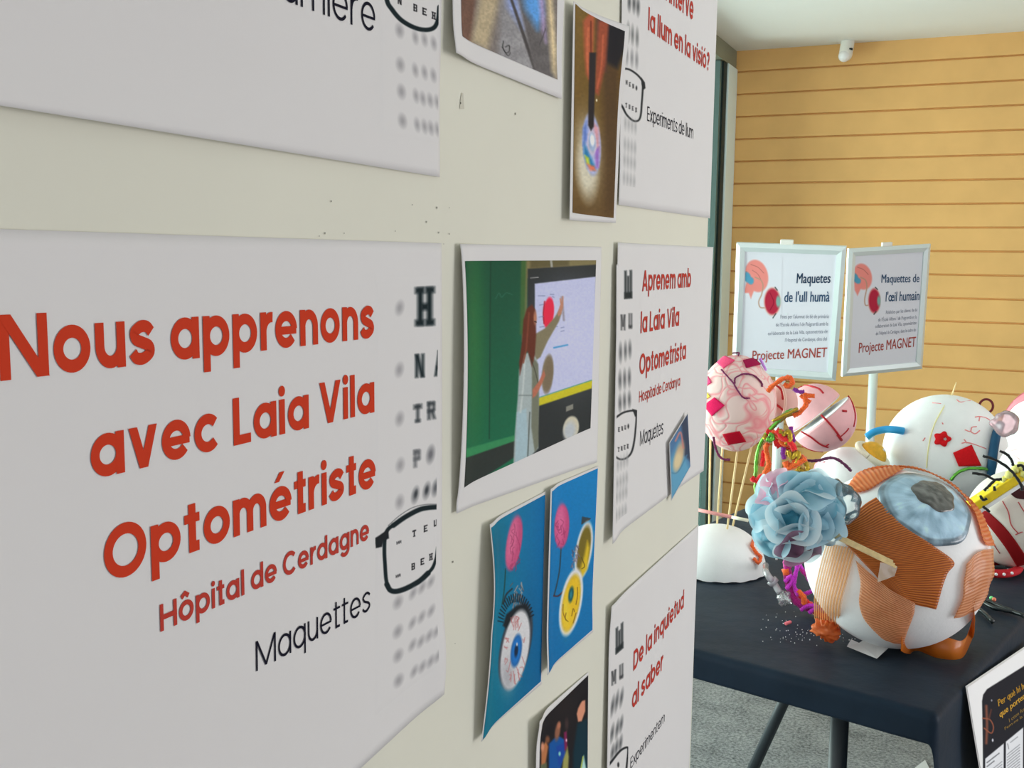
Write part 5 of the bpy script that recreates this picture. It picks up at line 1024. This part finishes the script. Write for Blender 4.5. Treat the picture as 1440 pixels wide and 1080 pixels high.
for sgn, off in ((1, .005), (-1, .005)):
    ax = nrm * sgn; cc = PK + ax * off + (np.array((-.014, .03, .0)) if sgn > 0 else 0)
    h = sphere_mesh(cc, pr if sgn < 0 else pr * .9, 56, 28, axis=ax, lim=math.pi / 2).build('half', pkm, e)
    e1_ = unit(np.cross(ax, (0, 1, 0))); e2_ = np.cross(ax, e1_); R_ = (pr if sgn < 0 else pr * .9) * .985; V = [cc + R_ * (math.cos(a) * e1_ + math.sin(a) * e2_) - ax * dd for dd in (0.0002, .002) for a in np.linspace(0, 2 * math.pi, 48, endpoint=False)]
    MB().add(V, [tuple(range(47, -1, -1)), tuple(range(48, 96))] + [(i, (i + 1) % 48, 48 + (i + 1) % 48, 48 + i) for i in range(48)]).build('cut_face', cutm, h, smooth=False)
PB = Ball(PK - nrm * .005, pr); PB2 = Ball(PK + nrm * .005 + np.array((-.014, .03, 0)), pr * .9); redp = mat('dark_red_paint', A(168, 28, 40), .6, .3)
for bl, pts, w_ in ((PB, ((785, 465), (830, 510), (880, 570), (905, 605)), .0026), (PB, ((905, 605), (940, 575), (960, 550)), .0018), (PB, ((890, 590), (915, 625)), .0034), (PB, ((920, 440), (945, 442)), .003), (PB, ((660, 570), (720, 605), (780, 650), (830, 670)), .0024), (PB, ((810, 665), (835, 650)), .002), (PB, ((960, 345), (985, 400), (1000, 470), (990, 540)), .0022), (PB, ((650, 680), (720, 712), (800, 715)), .002), (PB2, ((670, 260), (720, 285), (770, 300), (800, 330)), .0026), (PB2, ((640, 300), (655, 270), (660, 290)), .002)):
    MB().tube(spline([bl.hit(*zb(*p), .0006) for p in pts], 4), w_, 6).build('red_line', redp, e)

# --- ball with the red flower
G = ball_on(1328, 637, 0.153)
e = empty('eye_model', (G.c[0], G.c[1], ZS), 'white foam eyeball with red felt flower, red square and blue tube, behind the others', 'model')
sphere_mesh(G.c, G.R, 72, 48).build('eyeball', M['foam'], e)
zg = lambda x, y: (1200 + x / 4.5, 520 + y / 4.5)
MB().tube(spline([G.hit(*zg(*p), .0004) for p in ((615, 160), (570, 240), (525, 320), (495, 400), (478, 480), (468, 560), (464, 620))], 6), .0016, 6).build('seam', mat('yellow_glue', A(226, 214, 160), .5), e)
MB().tube([G.hit(*zg(620, 160), -.01), G.hit(*zg(620, 160), 0) + np.array((.01, 0, .034))], [.0026, .0012], 8).build('toothpick', M['skewer'], e)
redf = mat('red_felt', A(196, 20, 28), .9, .2, noise=.08, nscale=200)
fc = zg(563, 440); V = []; ring = [(fc[0] + 11 * (1 + .16 * math.cos(5 * a)) * math.cos(a), fc[1] + 9.5 * (1 + .16 * math.cos(5 * a)) * math.sin(a)) for a in np.linspace(0, 2 * math.pi, 50, endpoint=False)]
V = [G.hit(x, y, .004) for x, y in ring] + [G.hit(fc[0] + (x - fc[0]) * .22 + 4, fc[1] + (y - fc[1]) * .22, .005) for x, y in ring]
o = MB().add(V, [(i, (i + 1) % 50, 50 + (i + 1) % 50, 50 + i) for i in range(50)]).build('flower', redf, e); thicken(o, .002, 1)
q = [zg(*p) for p in ((630, 525), (745, 475), (805, 605), (665, 610))]; g, u, v = coons([q[0], q[1]], [q[1], q[2]], [q[3], q[2]], [q[0], q[3]], 8, 8); thicken(MB().add([G.hit(x, y, .004) for x, y in g], grid_faces(8, 8)).build('square_patch', redf, e), .0015, 1)
bt_ = mat('blue_tube', A(42, 148, 206), .4, .4)
MB().tube(spline([onY(*zg(85, 425), G.c[1] - .10), onY(*zg(130, 395), G.c[1] - .10), onY(*zg(200, 378), G.c[1] - .10), onY(*zg(270, 380), G.c[1] - .11), G.hit(*zg(325, 392), .004)], 6), .0095, 14).build('tube', bt_, e)
MB().tube(spline([G.hit(*zg(*p), .012) for p in ((905, 360), (880, 420), (865, 500), (855, 580), (850, 680))], 6), .011, 12).build('dark_tube', mat('petrol_tube', A(22, 72, 104), .5, .3), e)
for pts in (((770, 300), (800, 296), (850, 310), (890, 350)), ((800, 296), (795, 325)), ((705, 380), (740, 390), (750, 365), (780, 360)), ((740, 390), (770, 405), (800, 385)), ((685, 465), (715, 460), (760, 470), (840, 500)), ((700, 440), (720, 465)), ((440, 450), (455, 430)), ((655, 190), (680, 205), (740, 195)), ((500, 210), (555, 215)), ((562, 335), (568, 345))): MB().tube(spline([G.hit(*zg(*p), .0002) for p in pts], 4), .0014, 6).build('vein', mat('pink_vein', A(216, 130, 130), .6), e)
MB().tube(spline([G.hit(*zg(835, 235), .006) + np.array((.016 * math.cos(a), -.004, .016 * math.sin(a) * 1.1)) for a in np.linspace(0, 2 * math.pi, 20)], 3), .003, 8).build('loop', mat('dark_red_wire', A(96, 20, 28), .5), e)
MB().tube(spline([G.hit(*zg(*p), .008) for p in ((615, 690), (650, 650), (700, 625), (760, 618), (840, 625))], 5), .004, 8, fuzz=.5).build('tinsel', pc(*GRN), e)

# --- right-hand cluster
def vein_set(ball, sets, r, nm, c, e): 
    m_ = mat(nm, A(*c), .6, .3)
    for pts in sets: MB().tube(spline([ball.hit(x, y, .0004) for x, y in pts], 4), r, 6).build('vein', m_, e)
Lb = ball_on(1432, 730, 0.105)
e = empty('eye_model', (Lb.c[0], Lb.c[1], ZS), 'greyish model eyeball with a broad dark red stripe, right of the big orange eye', 'model')
sphere_mesh(Lb.c, Lb.R, 64, 44).build('eyeball', mat('grey_white_foam', A(204, 196, 186), .7, .25, noise=.03, nscale=30, bump=.1, bscale=160), e)
g, u, v = coons([(1374, 716), (1381, 711)], [(1388, 718), (1410, 738), (1428, 760), (1448, 790)], [(1430, 796), (1440, 794), (1448, 790)], [(1374, 720), (1396, 746), (1414, 770), (1430, 796)], 8, 30)
thicken(MB().add([Lb.hit(x, y, .0012) for x, y in g], grid_faces(8, 30)).build('stripe', mat('maroon_felt', A(128, 14, 18), .85, .2), e), .001, 1)
vein_set(Lb, [[(1410, 705), (1418, 720), (1422, 738), (1432, 750)], [(1432, 750), (1428, 752)], [(1432, 750), (1438, 748)], [(1432, 706), (1438, 716), (1444, 724)], [(1382, 752), (1396, 764), (1406, 778)]], .0012, 'brown_red_vein', (168, 72, 72), e)
sph_disc(Lb, unit(Lb.hit(1438, 684) - Lb.c), .30, 8, 40, 'pupil', M['ink'], e, .001, lambda r, ph: np.array((62, 30, 34)))['label'] = 'dark brown pupil'
MB().tube([onZ(1407 + 26 * math.cos(a), 798 + 9 * math.sin(a), ZS + .009) for a in np.linspace(0, 2 * math.pi, 30)], .009, 10, cap=False).build('ring_base', mat('red_cloth', A(176, 24, 34), .8), e)
mb = MB()
for k in range(9): p = onZ(1384 + k * 5.6, 806 + (2.6 if k % 2 else -2.5) - abs(k - 4) * .9, ZS + .014); mb.v += []; s_ = sphere_mesh(p, .0032, 8, 6); mb.add(s_.v, s_.f)
mb.build('white_dots', M['foam'], e)
yb0, yb1 = onY(1366, 716, Lb.c[1] - .115), onY(1446, 664, Lb.c[1] - .095); ax = unit(yb1 - yb0); sd = unit(np.cross(ax, (0, 1, .35))); sd = sd if sd[2] > 0 else -sd; nn = np.cross(ax, sd); L_ = np.linalg.norm(yb1 - yb0) / 2
e = empty('retina_model', (yb0 + yb1) / 2 - sd * .01, 'yellow foam strip with white edge and black pipe cleaner legs, on the striped eyeball', 'model')
MB().obox((yb0 + yb1) / 2 + sd * .006, (ax, sd, nn), (L_, .0095, .016)).build('yellow_strip', mat('yellow_foam', A(236, 192, 30), .5, .4, noise=.1, nscale=50), e, bevel=.003)
MB().obox((yb0 + yb1) / 2 - sd * .007, (ax, sd, nn), (L_, .0035, .018)).build('white_edge', M['foam'], e, bevel=.001)
pale = mat('pale_yellow_foam', A(236, 218, 130), .7, .3)
for x, y, r in ((1378, 700, .006), (1390, 692, .007), (1402, 684, .006), (1412, 676, .0075), (1420, 668, .009), (1428, 660, .009), (1436, 655, .009), (1440, 666, .009)): p = onY(x, y, Lb.c[1] - .11); sphere_mesh(p, r, 14, 10, lambda d: .85 + .4 * nzs(d[0] * 3 + 2, d[2] * 3 + x, 3)).build('foam_lump', pale, e)
yy_ = Lb.c[1] - .135
for pts in (((1382, 641), (1398, 646), (1414, 655), (1427, 668), (1436, 682), (1437, 690)), ((1367, 665), (1385, 668), (1397, 674), (1409, 674)), ((1406, 634), (1417, 640), (1423, 648), (1425, 655)), ((1384, 690), (1392, 682), (1400, 674)), ((1378, 697), (1383, 703), (1388, 701)), ((1398, 684), (1399, 690)), ((1430, 655), (1438, 655), (1440, 662)), ((1382, 712), (1386, 715), (1392, 720))): fuzzy([onY(x, y, yy_) for x, y in pts], .0028, 'pipe_cleaner', pc(*BLK), e)
Rb = ball_on(1490, 682, 0.138)
e = empty('eye_model', (Rb.c[0], Rb.c[1], ZS), 'plain white model eyeball with faint veins, cut by the right edge of the picture', 'model')
sphere_mesh(Rb.c, Rb.R, 56, 40).build('eyeball', M['foam'], e); vein_set(Rb, [[(1413, 628), (1420, 634), (1430, 632)], [(1425, 640), (1434, 646)]], .001, 'faint_vein', (226, 190, 190), e)
Tb = Ball(onY(1478, 612, Rb.c[1] + .36), 0.0); Tb = ball_on(1486, 612, 0.150)
e = empty('eye_model', (Tb.c[0], Tb.c[1], ZS), 'white model eyeball with a broad pink band, rearmost at the right edge of the picture', 'model')
sphere_mesh(Tb.c, Tb.R, 56, 40).build('eyeball', M['foam'], e)
g, u, v = coons([(1410, 578), (1422, 562), (1442, 548), (1462, 542)], [(1462, 542), (1462, 556)], [(1417, 582), (1428, 570), (1444, 562), (1462, 556)], [(1410, 578), (1417, 582)], 24, 6)
thicken(MB().add([Tb.hit(x, y, .0012) for x, y in g], grid_faces(24, 6)).build('band', mat('coral_band', A(242, 128, 138), .8), e), .001, 1)
pf = onY(1413, 596, G.c[1] - .16)
o = sphere_mesh(pf, .030, 30, 20, lambda d: .8 + .4 * nzs(d[0] * 2 + 5, d[2] * 2 + d[1] + 5, 7)).build('plastic_bag', M['pinkfilm']); tag(o, 'crumpled pink see-through plastic beside the white eyeball with the flower', 'plastic')
o = sphere_mesh(onZ(1361, 694, ZS + .016), .016, 20, 14).build('foam_ball', M['foam_in']); tag(o, 'tiny cream foam ball below the red square patch', 'ball')

# --- magenta bundle on the cloth
YM = onZ(1128, 862, ZS)[1]
e = empty('pipe_cleaner_bundle', onZ(1125, 860, ZS), 'magenta pipe cleaner coil on the black cloth between white dome and big eyeball', 'pipe cleaners')
ym = lambda x, y, d=0.0: onY(x, y, YM + d)
for c, r, pts in ((MAG, .0075, [ym(1108, 784), ym(1107, 800), ym(1110, 822), ym(1117, 842), ym(1130, 852), ym(1147, 856), ym(1168, 858)]), (RED, .008, [ym(1112, 822, .01), ym(1119, 838, .01), ym(1132, 846, .01), ym(1150, 862, .0), ym(1166, 866, .0)]), (('violet', (186, 40, 176)), .004, [ym(1112, 784, -.01), ym(1122, 790, -.01), ym(1119, 806, -.01), ym(1117, 822, -.01), ym(1122, 838, -.01)]), (('violet', (186, 40, 176)), .0035, [ym(1120, 786), ym(1128, 800), ym(1138, 816), ym(1143, 826)]), (MAG, .004, [ym(1126, 800), ym(1137, 812), ym(1145, 826)]), (('violet', (186, 40, 176)), .004, [ym(1128, 836), ym(1138, 833), ym(1146, 829)]), (ORA, .006, [ym(1104, 800, -.005), ym(1106, 808, -.005)]), (ORA, .005, [ym(1122, 830, -.01), ym(1130, 840, -.01), ym(1131, 850, -.01)]), (('violet', (186, 40, 176)), .004, [ym(1104, 818, -.012), ym(1112, 810, -.012), ym(1114, 818, -.012), ym(1106, 828, -.012)]), (('violet', (186, 40, 176)), .004, [ym(1126, 858, -.012), ym(1136, 852, -.012), ym(1148, 853, -.012), ym(1138, 862, -.012)])):
    fuzzy(pts, r, 'pipe_cleaner', pc(*c), e)
t = empty('clear_tube', onZ(1100, 850, ZS), 'clear plastic tube with crumpled tape, leaning from white dome to magenta coil', 'tube')
pts = spline([DB.hit(1067, 796, .016), ym(1078, 806), ym(1088, 820), ym(1097, 834, -.01)], 5); MB().tube(pts, .0065, 12).build('tube', film('milky_tube', (.93, .9, .93, 1), .4, .2, .35), t)
MB().tube([ym(1084, 815), ym(1090, 821)], .0105, 14).build('collar', film('milky_collar', (.93, .9, .95, 1), .4, .2, .4), t)
sphere_mesh(ym(1103, 842, -.01), .013, 24, 16, lambda d: .75 + .6 * nzs(d[0] * 5 + 4, d[2] * 5 + d[1] * 3, 8)).build('tape_wad', film('clear_tape', (.97, .97, .97, 1), .9, .08, .25), t)
# black tinsel on the right
t = empty('tinsel_strands', onZ(1400, 856, ZS), 'black tinsel strands with green glints lying right of the big orange eyeball', 'tinsel')
for pts in (((1366, 838), (1390, 846), (1415, 856), (1440, 866)), ((1370, 852), (1384, 862), (1396, 874)), ((1376, 842), (1396, 854), (1424, 860))): fuzzy([onZ(x, y, ZS + .005) for x, y in pts], .004, 'strand', mat('black_tinsel', A(24, 32, 34), .3, .6), t)
for x, y, c in ((1378, 843, (70, 220, 120)), (1398, 843, (240, 120, 90)), (1394, 841, (120, 230, 140))): sphere_mesh(onZ(x, y, ZS + .010), .004, 10, 8).build('glint_bead', mat('glint_bead', A(*c), .2, .6), t)  # coloured beads stand in for glints on the tinsel
# crumbs
crm = mat('pink_crumb', A(226, 110, 120), .7)
o = capsule(MB(), onZ(1105, 877, ZS + .0035), onZ(1111, 875, ZS + .0035), .0032, 10).build('foam_crumb', crm); tag(o, 'pink foam crumb on the black cloth in front of the magenta coil', 'crumb')
mb = MB(); rc2 = random.Random(3)
for k in range(90):
    x, y = (rc2.gauss(1140, 30), rc2.gauss(893, 9)) if k < 70 else (rc2.uniform(1070, 1130), rc2.uniform(860, 900))
    if k == 0: x, y = 1092, 786
    s_ = sphere_mesh(onZ(x, y, ZS + .0012), rc2.uniform(.0004, .0010) if k else .003, 6, 4); mb.add(s_.v, s_.f)
tag(mb.build('foam_crumbs', M['foam']), 'scatter of tiny white foam crumbs on the black cloth before the big eyeball', 'crumbs', kind='stuff')

# --- sheet hanging on the side of the table, and a paper on the floor
out = -TU; up = unit(np.array((0, 0, 1)) - out * .22); p0 = T(-.016, .1, ZT - .001); nr_ = unit(np.cross(TV, up)); nr_ = nr_ if nr_ @ out > 0 else -nr_
sf = Surf(p0, nr_, up); tl = sf.at(1357.5, 965); V = []; nx_, ny_ = 30, 30; dirT = unit(sf.at(1440, 909.5) - tl)
for j in range(ny_):
    for i in range(nx_):
        u_, v_ = i / (nx_ - 1), j / (ny_ - 1); V.append(tl + dirT * .42 * u_ - up * .297 * v_ + nr_ * (.0005 - .012 * math.exp(-(v_ / .05) ** 2) * 0 + .004 * math.exp(-(u_ / .05) ** 2) * 0))
hs = MB().add(V, grid_faces(nx_, ny_)).build('information_sheet', M['paper']); thicken(hs, .0004, 1); tag(hs, 'white sheet with black and gold printing hanging on the right side of the table', 'poster')
def pa(I):
    I.poly([(1381, 986), (1382.5, 977), (1388, 969), (1440, 936.5), (1700, 760), (1700, 1300), (1384, 1300), (1382, 1040)], (30, 31, 38), .7)
    br = (124, 74, 58)
    I.line([(1387, 993), (1388, 1020), (1387, 1045)], 4, br, 1.2, .8); I.line([(1382, 1010), (1392, 1012), (1397, 1022), (1394, 1031), (1384, 1024)], 1.6, (150, 84, 60), .7); I.line([(1394, 998), (1391, 1010)], 2, (90, 52, 44), 1)
    I.ell(1394.5, 985, 1, 1.4, (150, 150, 160), .5); I.ell(1396, 1041, 1.2, 2.2, (200, 200, 210), .5)
    I.poly([(1385.5, 1067), (1411.5, 1045.5), (1411, 1200), (1385, 1200)], (214, 216, 220), .6); I.poly([(1414.5, 1043), (1438.8, 1023), (1438, 1200), (1413.5, 1200)], (214, 216, 220), .6); I.poly([(1441.5, 1021), (1466, 1001), (1465, 1200), (1441, 1200)], (214, 216, 220), .6)
    for x, y, w_, c in ((1388, 1072.5, 17, (96, 98, 104)), (1388, 1078, 10, (96, 98, 104)), (1421, 1044, 10, (150, 152, 158))): I.line([(x, y), (x + w_, y - w_ * .78)], 1.4, c, .5)
    for k in range(9): I.line([(1416.5, 1061 + k * 4), (1434, 1047 + k * 4)], 1, (130, 132, 138), .5)
    for k in range(6): I.line([(1390, 1086 + k * 4), (1409, 1071 + k * 4)], 1, (130, 132, 138), .5)
    I.line([(1417, 1046), (1418.5, 1053)], 1, (120, 120, 126), .5)
W3 = lambda u_, v_: tl + dirT * .42 * u_ - up * .297 * v_
printed(sf, 'printed_page', [W3(.01, .01), W3(.99, .01), W3(.99, .99), W3(.01, .99)], (300, 260), pa, hs, M['ink'], (226, 228, 224), off=.0012)
z7 = lambda x, y: (1320 + x / 6, 900 + y / 6)
lettering(sf, 'title_text', 'Per què hi ha persones', z7(497, 560), (1468, 948), z7(497, 490), M['gold_ink'], hs, bold=.02, off=.0016)
lettering(sf, 'title_text', 'que porten ulleres?', z7(508, 655), (1464, 963), z7(508, 590), M['gold_ink'], hs, bold=.02, off=.0016)
lettering(sf, 'small_text', 'I com funcionen?', z7(588, 695), (1458, 984), z7(588, 655), M['dull_gold_ink'], hs, off=.0016)
lettering(sf, 'small_text', 'Fem-ne la prova', z7(550, 760), (1452, 998), z7(550, 728), M['dull_gold_ink'], hs, off=.0016)
flat_thing('loose_paper', [onZ(1287, 1079, .002), onZ(1301, 1068.5, .002), onZ(1308, 1082, .002), onZ(1318, 1125, .002), onZ(1262, 1120, .002)], [(0, 1, 2, 3, 4)], M['paper'], 'white paper corner lying on the stone floor under the table', 'paper')
